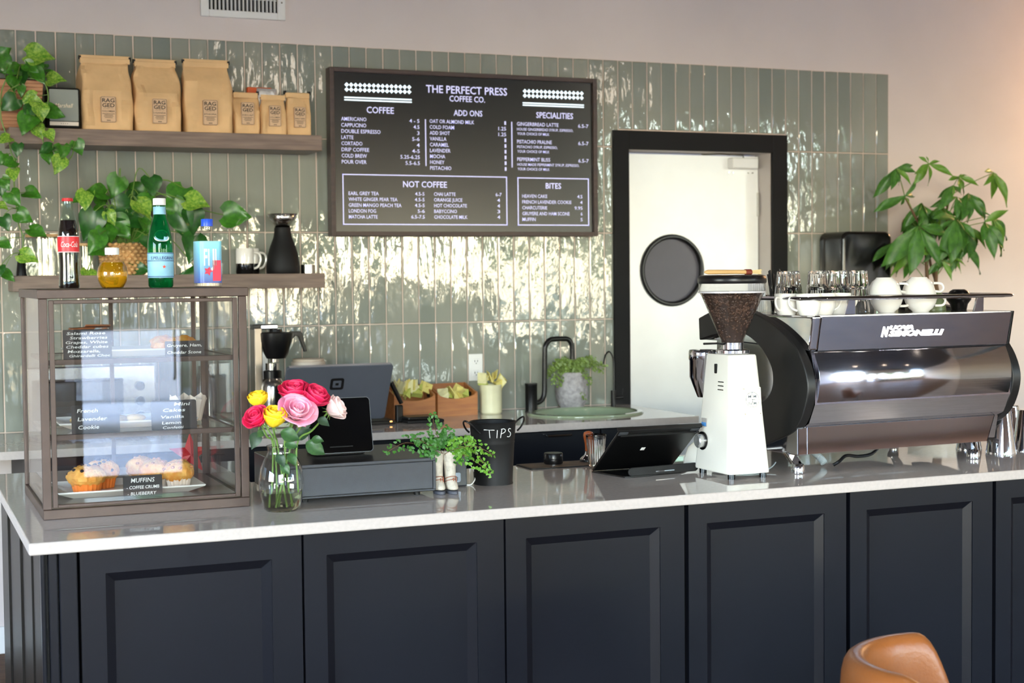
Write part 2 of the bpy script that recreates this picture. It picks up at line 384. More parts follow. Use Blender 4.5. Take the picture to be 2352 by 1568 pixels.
# air vent high on the wall
v = thing('air_vent', 'white metal air vent grille high on the wall above the tiles', 'vent', (.943, 0, 2.78))
b = MB()
for (xa, xb, za, zb) in ((-.185, -.15, -.115, .115), (.15, .185, -.115, .115), (-.15, .15, -.115, -.085), (-.15, .15, .085, .115)): b.box(xa, xb, -.012, .006, za, zb)
obj('frame', b, WHITEP, v, smooth=0, bevel=.003)
b = MB(); b.box(-.15, .15, .0035, .0055, -.085, .085); obj('duct_opening', b, BLACKM, v, smooth=0)
sl = None
for i in range(17):
    if sl is None:
        b = MB(); b.box(-.0022, .0022, -.006, .003, -.085, .085); sl = b.mesh('slat', WHITEP, 0)
    o = obj('slat', sl, None, v, loc=(-.15+(i+.7)*.3/17.4, 0, 0), rot=(0, 0, .35))
for z in (-.03, .03):
    b = MB(); b.box(-.15, .15, .001, .003, z-.002, z+.002); obj('cross_bar', b, WHITEP, v, smooth=0)
for x in (-.168, .168):
    b = MB(); b.M = Matrix.Translation((x, -.012, -.04)) @ Matrix.Rotation(PI/2, 4, 'X'); b.cyl((0, 0), .004, -.001, .003, 8); obj('screw', b, STEEL, v)

# wall lamp (warm) out at the right end, recessed ceiling lights
lm = M('lamp_glow', (255, 214, 160), .5, var=0, em=(255, 200, 140), es=30)
t = thing('wall_lamp', 'small warm brass wall lamp to the right of the plant', 'lamp', (6.15, -.02, 2.35))
b = MB(); b.M = Matrix.Rotation(PI/2, 4, 'X'); b.cyl((0, 0), .05, -.012, .012); obj('wall_plate', b, M('brass', (180, 140, 80), .3, 1), t)
b = MB(); b.tube([(0, 0, 0), (0, -.12, 0), (0, -.16, .03)], .008); obj('arm', b, bpy.data.materials['brass'], t)
b = MB(); b.ell((0, -.16, .09), .06, .06, .06); obj('bulb', b, lm, t)
l = lamp('wall_lamp_light', 'POINT', (0, -.3, .09), 78, (1, .56, .26)); l.data.shadow_soft_size = .06; l.parent = t
wl = M('downlight_glow', (255, 236, 210), .5, var=0, em=(255, 226, 190), es=60)
b = MB(); b.lathe([(.05, 0), (.065, 0), (.065, -.006), (.05, -.004)], 24); rim = b.mesh('trim_ring', WHITEP)
b = MB(); b.cyl((0, 0), .05, -.003, -.001, 24); dsk = b.mesh('lens', wl)
for k, (x, y) in enumerate([(-.6, -1.3), (1.0, -1.3), (2.6, -1.3), (4.2, -1.3), (-.2, -3.6), (1.6, -3.6), (3.4, -3.6), (5.2, -3.6), (.6, -6.2), (2.8, -6.2), (5.0, -6.2)]):
    t = thing('ceiling_light', 'small round recessed downlight in the ceiling', 'light', (x, y, ZC), group='recessed downlights')
    obj('trim_ring', rim, None, t); obj('lens', dsk, None, t)
    l = lamp('downlight', 'SPOT', (0, 0, -.02), 11, (1, .93, .85)); l.parent = t; l.data.spot_size = math.radians(110); l.data.spot_blend = .9; l.data.shadow_soft_size = .05

PG = M('opal_glass', (255, 250, 240), .3, var=0, em=(255, 236, 214), es=9)
for x, y, lab in ((1.84, -3.6, 'opal globe pendant lamp hanging over the vase end of the counter'), (4.4, -3.6, 'opal globe pendant lamp hanging over the right end of the counter')):
    t = thing('pendant_lamp', lab, 'lamp', (x, y, 2.88), 0, 'globe pendants')
    b = MB(); b.ell((0, 0, 0), .13, .13, .13, 24, 16); obj('globe', b, PG, t)
    b = MB(); b.tube([(0, 0, .128), (0, 0, ZC-2.88)], .004); b.lathe([(0, .12), (.03, .125), (.025, .17), (0, .17)], 16); obj('cord', b, BLACKM, t)

# ------------------------------------------------------------------ street side beyond the storefront
b = MB(); b.box(-30, 34, -45, Y0-.25, -.12, -.02); tag(obj('pavement', b, M('pale_concrete', (196, 196, 196), .85, var=.05, vs=1), smooth=0), kind='structure')
b = MB(); b.box(-30, 34, -44, -19, -.02, .06); tag(obj('lawn', b, M('grass', (124, 130, 104), .9, var=.2, vs=3, bump=1, bs=30), smooth=0), kind='structure')
def tree(x, y, h, c, lab):
    t = thing('tree', lab, 'tree', (x, y, 0), group='street trees'); b = MB(); b.tube([(0, 0, -.1), (.05, 0, h*.3), (0, .1, h*.6)], [.16, .12, .06], 10); obj('trunk', b, STEMB, t)
    b = MB(); rn = random.Random(int(x*10))
    for _ in range(16):
        a = rn.uniform(0, 6.28); q = rn.uniform(0, 1.5); b.ell((q*math.cos(a), q*math.sin(a), h*rn.uniform(.4, 1)), .9, .9, .7, 12, 8, .5)
    obj('crown', b, c, t)
TM = M('tree_foliage', (98, 116, 76), .8, var=.25, vs=4, bump=1, bs=10)
for x, y in ((-4, -30), (1, -34), (5.5, -29), (10, -33), (15, -28), (21, -31), (27, -30)): tree(x, y, 5.5, TM, 'leafy street tree on the lawn')
car = thing('car', 'white parked hatchback car outside the storefront', 'car', (2.1, -14.2, 0), .12)
b = MB(); prof = [(-2.1, .35), (-2.15, .75), (-2.0, .95), (-1.4, 1.0), (-.85, 1.45), (.9, 1.5), (1.7, 1.05), (2.1, .95), (2.15, .5), (2.05, .3)]
b.prism(prof, -.85, .85); obj('body', b, M('white_car_paint', (235, 236, 238), .15, var=0, coat=1), car, bevel=.08, seg=3)
b = MB(); b.prism([(-1.2, 1.04), (-.8, 1.4), (.85, 1.44), (1.45, 1.06)], -.86, .86); obj('windows', b, BLACKG, car)
for x in (-1.35, 1.35):
    for y in (-.78, .78):
        b = MB(); b.M = Matrix.Translation((x, y, .33)) @ Matrix.Rotation(PI/2, 4, 'X'); b.cyl((0, 0), .33, -.11, .11, 24); w_ = obj('wheel', b, BLACKM, car)

# ------------------------------------------------------------------ counters
ZT = .914
def slab(name, poly, label):
    b = MB(); b.prism(poly, ZT-.03, ZT, 'z'); o = obj(name, b, QUARTZ, None, smooth=0, bevel=.004, seg=3)
    return tag(o, label, 'countertop')
slab('front_countertop', [(-.221, -2.778), (4.6, -2.778), (4.6, -1.945), (.505, -1.945), (.505, -1.38), (-.221, -1.38)], 'pale quartz countertop carrying the glass display case, grinder and espresso machine')
# back counter with an oval hole for the sink
sx, sy, srx, sry = 2.395, -.365, .255, .215
N = 64; RB = (-.40, 2.775, -.728, 0)
def rectpt(a):
    dx, dy = math.cos(a), math.sin(a); x0, x1, y0, y1 = RB
    t = min(((x1 if dx > 0 else x0)-sx)/dx if abs(dx) > 1e-9 else 1e9, ((y1 if dy > 0 else y0)-sy)/dy if abs(dy) > 1e-9 else 1e9); return (sx+dx*t, sy+dy*t)
inn = [(sx+srx*.93*math.cos(2*PI*i/N), sy+sry*.93*math.sin(2*PI*i/N)) for i in range(N)]; out = [rectpt(2*PI*i/N) for i in range(N)]
for X in RB[:2]:
    for Y in RB[2:]:
        i = min(range(N), key=lambda i: (out[i][0]-X)**2+(out[i][1]-Y)**2)
        out[i] = (X, Y)
b = MB(); b.add([(x, y, ZT) for x, y in inn+out]+[(x, y, ZT-.03) for x, y in inn+out], [])
for i in range(N):
    j = (i+1) % N
    b.f += [(i, j, N+j, N+i), (2*N+i, 3*N+i, 3*N+j, 2*N+j), (N+i, N+j, 3*N+j, 3*N+i), (i, 2*N+i, 2*N+j, j)]
b.m += [0]*(4*N)
tag(obj('back_countertop', b, QUARTZ, smooth=0), 'pale quartz back countertop along the tiled wall holding the oval sink', 'countertop')
s = thing('sink', 'oval pale green ceramic drop-in sink in the back counter', 'sink', (sx, sy, ZT))
SG = M('celadon_glaze', (142, 156, 128), .07, var=.03, coat=.6)
b = MB(); b.lathe([(0, -.15), (.6, -.145), (.80, -.12), (.89, -.05), (.915, -.008), (.935, .004), (.975, .009), (1.04, .007), (1.06, .0)], 64, sx=srx, sy=sry)
obj('basin', b, SG, s, solid=.004)
b = MB(); b.cyl((0, 0), .03, -.146, -.142); obj('drain', b, STEEL, s)

# customer-side cabinet units: frame + recessed panel with sloped edges
def front_panel(W, H, sl=.024, st=(.06, .078), topm=.06):
    b = MB(); x0, x1, z0, z1 = 0, W, 0, H; a0, a1, c0, c1 = st[0], W-st[1], .11, H-topm
    O = [(x0, 0, z0), (x1, 0, z0), (x1, 0, z1), (x0, 0, z1)]; I = [(a0, 0, c0), (a1, 0, c0), (a1, 0, c1), (a0, 0, c1)]
    b.add(O+I, [(0, 1, 5, 4), (1, 2, 6, 5), (2, 3, 7, 6), (3, 0, 4, 7)])
    D = .019; J = [(a0+sl, D, c0+sl), (a1-sl, D, c0+sl), (a1-sl, D, c1-sl), (a0+sl, D, c1-sl)]
    b.add([(p[0], .004, p[2]) for p in I]+J, [(0, 1, 5, 4), (1, 2, 6, 5), (2, 3, 7, 6), (3, 0, 4, 7)])
    b.add(I+[(p[0], .004, p[2]) for p in I], [(0, 1, 5, 4), (1, 2, 6, 5), (2, 3, 7, 6), (3, 0, 4, 7)])
    b.add(O+[(p[0], .02, p[2]) for p in O], [(0, 4, 5, 1), (1, 5, 6, 2), (2, 6, 7, 3), (3, 7, 4, 0)])
    c = MB(); c.add([J[0], J[1], J[2], J[3]], [(0, 1, 2, 3)])
    return b, c
edges = [-.105, .453, 1.016, 1.575, 2.129, 2.679, 3.235, 3.79, 4.35]
names = ['leftmost dark navy cabinet panel, under the display case', 'navy cabinet panel below the vase and cash drawer', 'navy cabinet panel below the TIPS bucket', 'navy cabinet panel below the tablet and grinder', 'navy cabinet panel below the espresso machine, behind the leather chair', 'navy cabinet panel at the right edge, below the shaker cups', 'navy cabinet panel beyond the right edge', 'rightmost navy cabinet panel of the counter']
for i in range(8):
    gap = .004 if i < 3 else .012
    xa, xb = edges[i]+gap, edges[i+1]-.002
    t = thing('counter_cabinet', names[i], 'cabinet', (xa, -2.745, 0), group='panelled counter cabinets')
    fb, pc = front_panel(xb-xa, .882)
    obj('panel_frame', fb, NAVY, t, smooth=0, bevel=.0012); obj('recessed_panel', pc, NAVY, t, smooth=0)
    b = MB(); b.box(.0, xb-xa-(.012 if i > 1 else .004), .0205, .30, 0.0, .882); obj('body', b, BLACKM, t, smooth=0)
e = thing('counter_end_panel', 'dark left end of the counter with fluted upright trim', 'cabinet', (-.193, -2.745, 0))
b = MB(); b.box(0, .010, 0, .03, 0, .883); b.box(.018, .040, .004, .03, 0, .883); b.box(.043, .086, 0, .03, 0, .883); obj('corner_post', b, NAVY, e, smooth=0, bevel=.003)
b = MB(); b.box(0.006, .084, .03, 1.33, 0, .883); obj('body', b, BLACKM, e, smooth=0)
b = MB()
for (y0, y1, x) in ((.03, .20, 0), (.21, .24, -.004), (.25, .55, .002), (.56, .59, -.004), (.62, 1.0, .002), (1.01, 1.04, -.004), (1.05, 1.33, 0)): b.box(x, .006, y0, y1, 0, .883)
obj('end_trim', b, NAVYD, e, smooth=0, bevel=.004)
# counter body towards the aisle
b = MB(); b.box(-.10, 4.3, -2.42, -2.03, 0, .883); b.box(-.10, .46, -2.03, -1.44, 0, .883)
tag(obj('counter_core', b, BLACKM, smooth=0), 'plain black barista-side carcass under the front countertop', 'cabinet')
# back counter cabinets
bx = [-.06, .75, 1.55, 2.308, 2.70]
for i in range(4):
    xa, xb = bx[i], bx[i+1]
    t = thing('base_cabinet', ['black base cabinet under the back counter, behind the display case', 'black base cabinet under the back counter, behind the cash drawer', 'black base cabinet under the back counter with bar handle, behind the TIPS bucket', 'narrow black base cabinet at the right end of the back counter'][i], 'cabinet', (xa, -.70, 0), group='black base cabinets')
    W = xb-xa
    b = MB(); b.box(0, W, .02, .66, 0, .883 if i < 2 else .74); obj('body', b, BLACKM, t, smooth=0)
    b = MB(); b.box(.003, W-.003, 0, .019, .70, .878); d = obj('drawer', b, NAVY, t, smooth=0, bevel=.003)
    b = MB(); hx = W-.13-.055 if i != 2 else .50
    b.tube([(hx, -.001, .872-.01), (hx, -.02, .862), (hx+.11, -.02, .862), (hx+.11, -.001, .862)], .005); obj('handle', b, STEEL, d)
    b = MB(); b.box(.003, W-.003, 0, .019, .10, .693); obj('door', b, NAVY, t, smooth=0, bevel=.003)

# floating shelves
for nm, x0, x1, z0, z1, lab in (('upper_shelf', -.30, 1.217, 2.081, 2.146, 'thick walnut floating shelf, upper, carrying the coffee bags'), ('lower_shelf', -.053, 1.22, 1.497, 1.559, 'thick walnut floating shelf, lower, carrying pothos basket and carafe')):
    b = MB(); b.box(x0 if nm != 'upper_shelf' else -.053, x1, -.25, -.0035, z0, z1)
    tag(obj('wall_shelf', b, SHELFW, smooth=0, bevel=.002), lab, 'shelf', 'floating walnut shelves')
# outlets
def outlet(x, z, lab, dim=(.069, .125)):
    t = thing('wall_outlet', lab, 'outlet', (x, -.002, z)); w_, h_ = dim
    b = MB(); b.box(-w_/2, w_/2, -.006, .001, -h_/2, h_/2); obj('cover_plate', b, WHITEP, t, smooth=0, bevel=.003)
    for s_ in (-.027, .027):
        b = MB(); b.box(-.017, .017, -.009, -.005, s_-.014, s_+.014); r_ = obj('receptacle', b, WHITEP, t, smooth=0, bevel=.003)
        b = MB(); b.box(-.008, -.0055, -.0096, -.008, s_-.002, s_+.007); b.box(.0055, .008, -.0096, -.008, s_-.002, s_+.007); b.box(-.002, .002, -.0096, -.008, s_-.010, s_-.006); obj('slot', b, BLACKM, r_, smooth=0)
outlet(2.004, 1.117, 'white double power outlet on the tiles above the cream jar')
outlet(.99, 1.155, 'white power outlet low on the tiles behind the coffee brewer')
# dispenser
t = thing('towel_dispenser', 'black plastic paper towel dispenser on the tiles beside the door', 'dispenser', (4.043, -.003, 1.54))
b = MB(); b.prism(rrect(-.15, .15, -.2, .205, .04), -.21, -.0, 'y'); obj('cover', b, M('black_dispenser', (18, 18, 19), .18, var=.02), t, bevel=.015, seg=3)
b = MB(); b.box(-.12, .12, -.17, -.03, -.215, -.2); obj('outlet_slot', b, BLACKM, t, smooth=0)

# ------------------------------------------------------------------ lettering helper
def letters(mb, s, x0, x1, zc, cap, align='fit', ext=.0006, bold=.0, shear=0, y=0):
    """add extruded lettering to mb: left x0, right x1, vertical centre zc, capital height cap; text lies in the local x-z plane facing -y"""
    cu = bpy.data.curves.new('t', 'FONT'); cu.body = s; cu.size = 1; cu.resolution_u = 2; cu.offset = bold; cu.extrude = 0; cu.shear = shear
    o = bpy.data.objects.new('t', cu); COL.objects.link(o)
    dg = bpy.context.evaluated_depsgraph_get(); me = bpy.data.meshes.new_from_object(o.evaluated_get(dg))
    vs = [v.co.copy() for v in me.vertices]; fs = [tuple(p.vertices) for p in me.polygons]
    bpy.data.objects.remove(o); bpy.data.curves.remove(cu); bpy.data.meshes.remove(me)
    if not vs: return
    xa, xb = min(v.x for v in vs), max(v.x for v in vs); kz = cap/.7
    kx = (x1-x0)/(xb-xa) if align == 'fit' else kz
    sh = 0 if align == 'fit' or align == 'left' else ((x1-x0)-(xb-xa)*kx)/2
    mb.add([(x0+sh+(v.x-xa)*kx, y, zc+(v.y-.35)*kz) for v in vs], fs)

# ------------------------------------------------------------------ menu screen
mn = thing('menu_screen', 'large wall-mounted menu screen with thin brown frame and white lettering', 'screen', (1.957, -.06, 2.094))
b = MB(); W2, H2 = .652, .371
for (xa, xb, za, zb) in ((-W2, -W2+.02, -H2, H2), (W2-.02, W2, -H2, H2), (-W2+.02, W2-.02, -H2, -H2+.02), (-W2+.02, W2-.02, H2-.02, H2)): b.box(xa, xb, -.012, .052, za, zb)
obj('frame', b, wood('dark_walnut', (66, 48, 42), (54, 38, 34), .45), mn, smooth=0, bevel=.002)
b = MB(); b.box(-W2+.02, W2-.02, .004, .03, -H2+.02, H2-.02); obj('display_panel', b, M('screen_glass', (8, 8, 10), .24, var=0, spec=.55), mn, smooth=0)
LED = M('menu_lettering', (200, 200, 235), .5, var=0, em=(205, 205, 255), es=.75); LEDB = M('menu_ornament', (225, 240, 250), .5, var=0, em=(225, 243, 255), es=1.0)
T = [('THE PERFECT PRESS', -.199, .197, .294, .034), ('COFFEE CO.', -.087, .087, .254, .026), ('COFFEE', -.48, -.353, .19, .028), ('ADD ONS', -.067, .073, .19, .026), ('SPECIALITIES', .343, .532, .193, .027), ('NOT COFFEE', -.314, -.104, -.137, .027), ('BITES', .388, .467, -.135, .026)]
for i, (s, xb, p, pa) in enumerate([('AMERICANO', -.482, '4 - 5', -.28), ('CAPPUCINO', -.483, '4.5', -.261), ('DOUBLE ESPRESSO', -.417, '3', -.244), ('LATTE', -.543, '5-6', -.268), ('CORTADO', -.502, '4', -.247), ('DRIP COFFEE', -.471, '4-5', -.269), ('COLD BREW', -.482, '5.25-6.25', -.325), ('POUR OVER', -.484, '5.5-6.5', -.301)]):
    z = .147-.027*i; T += [(s, -.598, xb, z, .0165), (p, pa, -.233, z, .0165)]
for i, (s, xb, p) in enumerate([('OAT OR ALMOND MILK', .032, '1'), ('COLD FOAM', -.066, '1.25'), ('ADD SHOT', -.087, '1.25'), ('VANILLA', -.104, '1'), ('CARAMEL', -.093, '1'), ('LAVENDER', -.085, '1'), ('MOCHA', -.111, '1'), ('HONEY', -.115, '1'), ('PISTACHIO', -.082, '1')]):
    z = .149-.0264*i; T += [(s, -.184, xb, z, .0165), (p, .152 if len(p) > 1 else .182, .19, z+.002, .0165)]
for i, (s, xb, d, xd) in enumerate([('GINGERBREAD LATTE', .456, 'HOUSE GINGERBREAD SYRUP, ESPRESSO,', .532), ('PISTACHIO PRALINE', .421, 'PISTACHIO SYRUP, ESPRESSO,', .45), ('PEPPERMINT BLISS', .412, 'HOUSE MADE PEPPERMINT SYRUP, ESPRESSO,', .562)]):
    z = .149-.0815*i; T += [(s, .245, xb, z, .0165), (d, .245, xd, z-.024, .012), ('YOUR CHOICE OF MILK', .246, .408, z-.045, .012), ('6.5-7', .558, .611, z-.001, .0165)]
for i, (s, xb, p, pa, s2, x2, p2, a2) in enumerate([('EARL GREY TEA', -.429, '4.5-5', -.257, 'CHAI LATTE', -.063, '6-7', .135), ('WHITE GINGER PEAR TEA', -.342, '4.5-5', -.259, 'ORANGE JUICE', -.03, '4', .143), ('GREEN MANGO PEACH TEA', -.323, '4.5-5', -.259, 'HOT CHOCOLATE', -.008, '4', .143), ('LONDON FOG', -.443, '5-6', -.246, 'BABYCCINO', -.057, '3', .143), ('MATCHA LATTE', -.436, '6.5-7.5', -.277, 'CHOCOLATE MILK', -.006, '4', .143)]):
    z = -.181-.0259*i; T += [(s, -.569, xb, z, .0155), (p, pa, -.213, z+.001, .0155), (s2, -.167, x2, z+.001, .0155), (p2, a2, a2+.013 if len(p2) == 1 else .164, z+.002, .0155)]
for i, (s, xb, p, pa) in enumerate([('HEAVEN CAKE', .395, '4.5', .551), ('FRENCH LAVENDER COOKIE', .52, '4', .566), ('CHARCUTERIE', .394, '9.95', .536), ('GRUYERE AND HAM SCONE', .51, '6', .568), ('MUFFIN', .335, '5', .567)]):
    z = -.184-.027*i; T += [(s, .268, xb, z, .0155), (p, pa, .577, z, .0155)]
for s, xa, xb, z, c in T:
    b = MB(); letters(b, s, xa, xb, z, c, bold=.010 if c > .02 else .003, y=.0032); obj('text_line', b, LED, mn, smooth=0, recalc=False)
b = MB()
for (xa, xb, za, zb) in ((-.206, -.2015, -.054, .156), (.2165, .221, -.053, .157)): b.box(xa, xb, .0028, .0038, za, zb)
for (xa, xb, za, zb) in ((-.596, .192, -.3205, -.096), (.245, .611, -.3205, -.098)):
    t_ = .0042
    b.box(xa, xb, .0028, .0038, za, za+t_); b.box(xa, xb, .0028, .0038, zb-t_, zb); b.box(xa, xa+t_, .0028, .0038, za, zb); b.box(xb-t_, xb, .0028, .0038, za, zb)
obj('rule_lines', b, LED, mn, smooth=0)
for xa, xb, n, zt, zz in ((-.581, -.269, 15, .299, (.2415, .2305)), (.276, .588, 15, .303, (.2465, .2365))):
    b = MB()
    for z in (zt-.002, zt-.023):
        for i in range(n):
            x = xa+(xb-xa)*(i+.5)/n; h = (xb-xa)/n*.505; b.prism([(x-h, z), (x, z-h), (x+h, z), (x, z+h)], .0026, .0036)
    for z in zz: b.box(xa-.001, xb+.001, .0028, .0038, z-.003, z+.003)
    obj('diamond_ornament', b, LEDB, mn, smooth=0)

# ------------------------------------------------------------------ kraft coffee bags
def bag(loc, w, d, h, seed, word, label, tiltl=0, roll_=.03, lz=.235, ls=1.0, tw=1.0, tin=True, rz=0, lean=0):
    t = thing('coffee_bag', label, 'bag', loc, rz, 'brown kraft coffee bags on the upper shelf')
    rn = random.Random(seed); b = MB(); P = []; n = 32; rows = 16
    for k in range(rows+1):
        f = k/rows; z = f*(h-roll_); row = []
        dd = d*(1-.9*max(0, (f-.55)/.45)**1.3); ww = w*(1-.04*f+.05*math.sin(f*PI))*(tw if f > .9 else 1)
        for i in range(n):
            a = 2*PI*(i+.5)/n; ex = .28
            cx_, sx_ = math.cos(a), math.sin(a)
            x = math.copysign(abs(cx_)**ex, cx_)*ww/2; y = math.copysign(abs(sx_)**ex, sx_)*dd/2
            q = noise.noise(Vector((x*14+seed*3, y*14, z*11)))*.017; q2 = noise.noise(Vector((x*30+seed, 5, z*26)))*.007
            rg = abs(noise.noise(Vector((x*9+z*7+seed*5, y*6, z*8-x*5)))); q2 -= .040*max(0, .2-rg)*(.3+f)
            x += math.copysign(1, cx_)*q*(.25+.8*f)*min(1, k*.6); y += (q+q2)*min(1, k*.6)-lean*f*f
            row.append((x, y, z))
        P.append(row)
    b.grid(P, closed=True); b.f.append(tuple(range(n))[::-1]); b.m.append(0); b.f.append(tuple(rows*n+i for i in range(n))); b.m.append(0)
    obj('bag_body', b, KRAFT, t, smooth=14)
    b = MB(); z = h-roll_; ft = w*.985*tw/2
    b.box(-ft, ft, -.012-lean, .010-lean, z-.002, h-.004); b.box(-ft*.995, ft*.995, -.016-lean, -.012-lean, z-.008, z+.014)
    obj('rolled_top', b, KRAFT, t, smooth=0, bevel=.003)
    if tin:
        for sx_ in (-1, 1):
            b = MB(); b.box(sx_*ft-.005, sx_*ft+.005, -.014-lean, .0-lean, z+.008, z+.022); obj('tin_tie', b, BLACKM, t, smooth=0)
    yb = -d/2-.0125; lw, lh = .049*ls, .084*ls; zc = h*lz+.01
    b = MB(); b.prism(rrect(-lw, lw*.0-lw+2*lw, zc-lh, zc+lh, .008*ls), yb, yb+.012); lb = obj('label_sticker', b, LABELP, t, smooth=0)
    b = MB(); s = ls*.6
    o_, i_ = rrect(-lw*.96, lw*.96, zc-lh*.975, zc+lh*.975, .008*ls), rrect(-lw*.92, lw*.92, zc-lh*.95, zc+lh*.95, .007*ls)
    nn = len(o_); b.add([(x, yb-.0004, z_) for x, z_ in o_]+[(x, yb-.0004, z_) for x, z_ in i_], [(i, (i+1) % nn, nn+(i+1) % nn, nn+i) for i in range(nn)])
    letters(b, 'RAG', -lw*.8, lw*.8, zc+lh*.70, lh*.30, bold=.02, y=yb-.0004); letters(b, 'GED', -lw*.8, lw*.8, zc+lh*.32, lh*.30, bold=.02, y=yb-.0004)
    letters(b, 'COFFEE CO.', -lw*.7, lw*.7, zc+lh*.06, lh*.05, y=yb-.0004)
    letters(b, word, -lw*.82, lw*.82, zc-lh*.14, lh*.12, bold=.015, y=yb-.0004)
    for k_, (q, hh) in enumerate(((.8, .035), (.55, .035), (.62, .03), (.5, .03))): b.box(-lw*q, lw*q, yb-.0005, yb, zc-lh*(.34+.1*k_)-lh*hh/2, zc-lh*(.34+.1*k_)+lh*hh/2)
    b.box(-lw*.25, lw*.25, yb-.0005, yb, zc-lh*.87, zc-lh*.82)
    obj('print', b, INK, lb, smooth=0, recalc=False)
ZU = 2.1462
bag((.335, -.135, ZU), .203, .15, .315, 1, 'COLOMBIA', 'large brown coffee bag marked COLOMBIA, beside the small speaker', ls=.62)
bag((.540, -.135, ZU), .186, .15, .312, 2, 'UGANDA', 'large brown coffee bag marked UGANDA, middle of the three large bags', ls=.6, tw=.93, lean=-.02)
bag((.748, -.135, ZU), .199, .15, .318, 3, 'ETHIOPIA', 'large brown coffee bag marked ETHIOPIA, rightmost of the three large bags', ls=.62, tw=.97)
bag((.910, -.15, ZU), .108, .08, .185, 4, 'DECAF', 'small brown coffee bag marked DECAF, leftmost of the small bags', ls=.56, roll_=.02, lz=.42)
bag((1.022, -.175, ZU), .108, .07, .165, 5, 'COLOMBIA', 'small brown coffee bag in the middle of the three small bags', ls=.52, roll_=.008, lz=.42, tin=False)
bag((1.135, -.15, ZU), .108, .08, .192, 6, 'EARLY BIRD', 'small brown coffee bag at the right end of the upper shelf', ls=.52, roll_=.02, lz=.36)
t = thing('snack_packet', 'orange packet poking up behind the small coffee bags', 'packet', (.99, -.07, ZU)); b = MB(); b.box(-.055, .055, -.012, .012, 0, .215); obj('wrapper', b, M('orange_foil', (214, 92, 40), .35, var=.05), t, bevel=.006)
t = thing('foil_pouch', 'crinkled silver foil pouch behind the small coffee bags', 'packet', (1.012, -.115, ZU)); b = MB()
P = [[(-.042+.084*i/8, .008*noise.noise(Vector((i*.7, k*.5, 3))), .205*k/8) for i in range(9)] for k in range(9)]; b.grid(P); obj('foil', b, M('silver_foil', (226, 226, 230), .4, .5, bump=.8, bs=30), t, solid=.014)

# small speaker
t = thing('speaker', 'small black speaker with silver woven grille on the upper shelf', 'speaker', (.163, -.145, ZU), .0)
b = MB(); b.box(-.064, .064, -.055, .055, .004, .168); obj('cabinet', b, BLACKM, t, bevel=.01, seg=3)
gm = M('speaker_grille', (132, 138, 132), .6, var=0); nt_ = gm.node_tree
ck = nt_.nodes.new('ShaderNodeTexWave'); ck.wave_type = 'BANDS'; ck.bands_direction = 'DIAGONAL'; ck.inputs['Scale'].default_value = 110; tc_ = nt_.nodes.new('ShaderNodeTexCoord'); nt_.links.new(tc_.outputs['Object'], ck.inputs[0])
rr_ = nt_.nodes.new('ShaderNodeMix'); rr_.data_type = 'RGBA'; rr_.inputs[6].default_value = lin((96, 104, 98)); rr_.inputs[7].default_value = lin((166, 170, 164)); nt_.links.new(ck.outputs[0], rr_.inputs[0]); nt_.links.new(rr_.outputs[2], nt_.nodes['Principled BSDF'].inputs['Base Color'])
b = MB(); b.prism(rrect(-.056, .056, .034, .160, .004), -.0575, -.054); g = obj('grille', b, gm, t, smooth=0)
b = MB(); letters(b, 'Marshall', -.036, .036, .096, .016, shear=.35, y=-.0582, bold=.01); obj('script_logo', b, M('logo_cream', (226, 208, 184), .4, var=0), g, smooth=0, recalc=False)
b = MB(); b.prism(rrect(-.056, .056, .016, .031, .002), -.0575, -.054); p = obj('control_strip', b, M('strip_cream', (206, 196, 186), .4), t, smooth=0)
for k in range(4):
    b = MB(); b.box(-.013+k*.008, -.010+k*.008, -.0582, -.0573, .0225, .0245); obj('button', b, INK, p, smooth=0)
for x in (-.05, .05):
    b = MB(); b.cyl((x, 0), .008, 0, .005, 10); obj('foot', b, BLACKM, t)

# ------------------------------------------------------------------ leaves
def leaf_mesh(name, prof, mat, fold=.18, droop=.25, lobes=0, curl=.0, seed=0, nseg=10):
    rn = random.Random(seed); b = MB(); P = []
    for k in range(nseg+1):
        t = k/nseg; w_ = 0
        for (ta, wa), (tb, wb) in zip(prof, prof[1:]):
            if ta <= t <= tb: w_ = wa+(wb-wa)*(t-ta)/(tb-ta); break
        row = []
        for s in (-1, -.75, -.4, 0, .4, .75, 1):
            x = s*w_; y = t-lobes*abs(s)**2*(1-t)**5
            z = fold*abs(x)-droop*t*t+curl*math.sin(t*7+s*2+seed)*abs(s)*.06
            row.append((x, y, z))
        P.append(row)
    b.grid(P); return b.mesh(name, mat, 60, recalc=False)
HEART = [(0, .20), (.06, .36), (.16, .45), (.3, .46), (.45, .41), (.6, .31), (.75, .19), (.88, .09), (1, .0)]
LANCE = [(0, .02), (.2, .10), (.4, .17), (.58, .19), (.75, .15), (.9, .06), (1, 0)]
PL = [leaf_mesh('leaf', HEART, m, .28, dr, .16, 1, k) for k, (m, dr) in enumerate([(LEAF1, .2), (LEAF2, .15), (LEAF3, .3), (LEAF1, .05), (LEAF1, .35)])]
ML = [leaf_mesh('leaflet', LANCE, m, .35, .15, 0, .6, k) for k, m in enumerate([LEAFM, LEAFML])]
def place_leaf(parent, me, base, tip, n, name='leaf', wscale=1.0, size=None):
    base, tip = Vector(base), Vector(tip); d = tip-base; L = d.length*(1 if size is None else size); y = d.normalized()
    n = Vector(n); z = (n-y*n.dot(y)).normalized(); x = y.cross(z)
    Mx = Matrix(((x.x*L*wscale, y.x*L, z.x*L, base.x), (x.y*L*wscale, y.y*L, z.y*L, base.y), (x.z*L*wscale, y.z*L, z.z*L, base.z), (0, 0, 0, 1)))
    o = bpy.data.objects.new(name, me); COL.objects.link(o); o.parent = parent; o.matrix_local = Mx if parent is None else Matrix.Translation(-parent.location) @ Mx
    return o
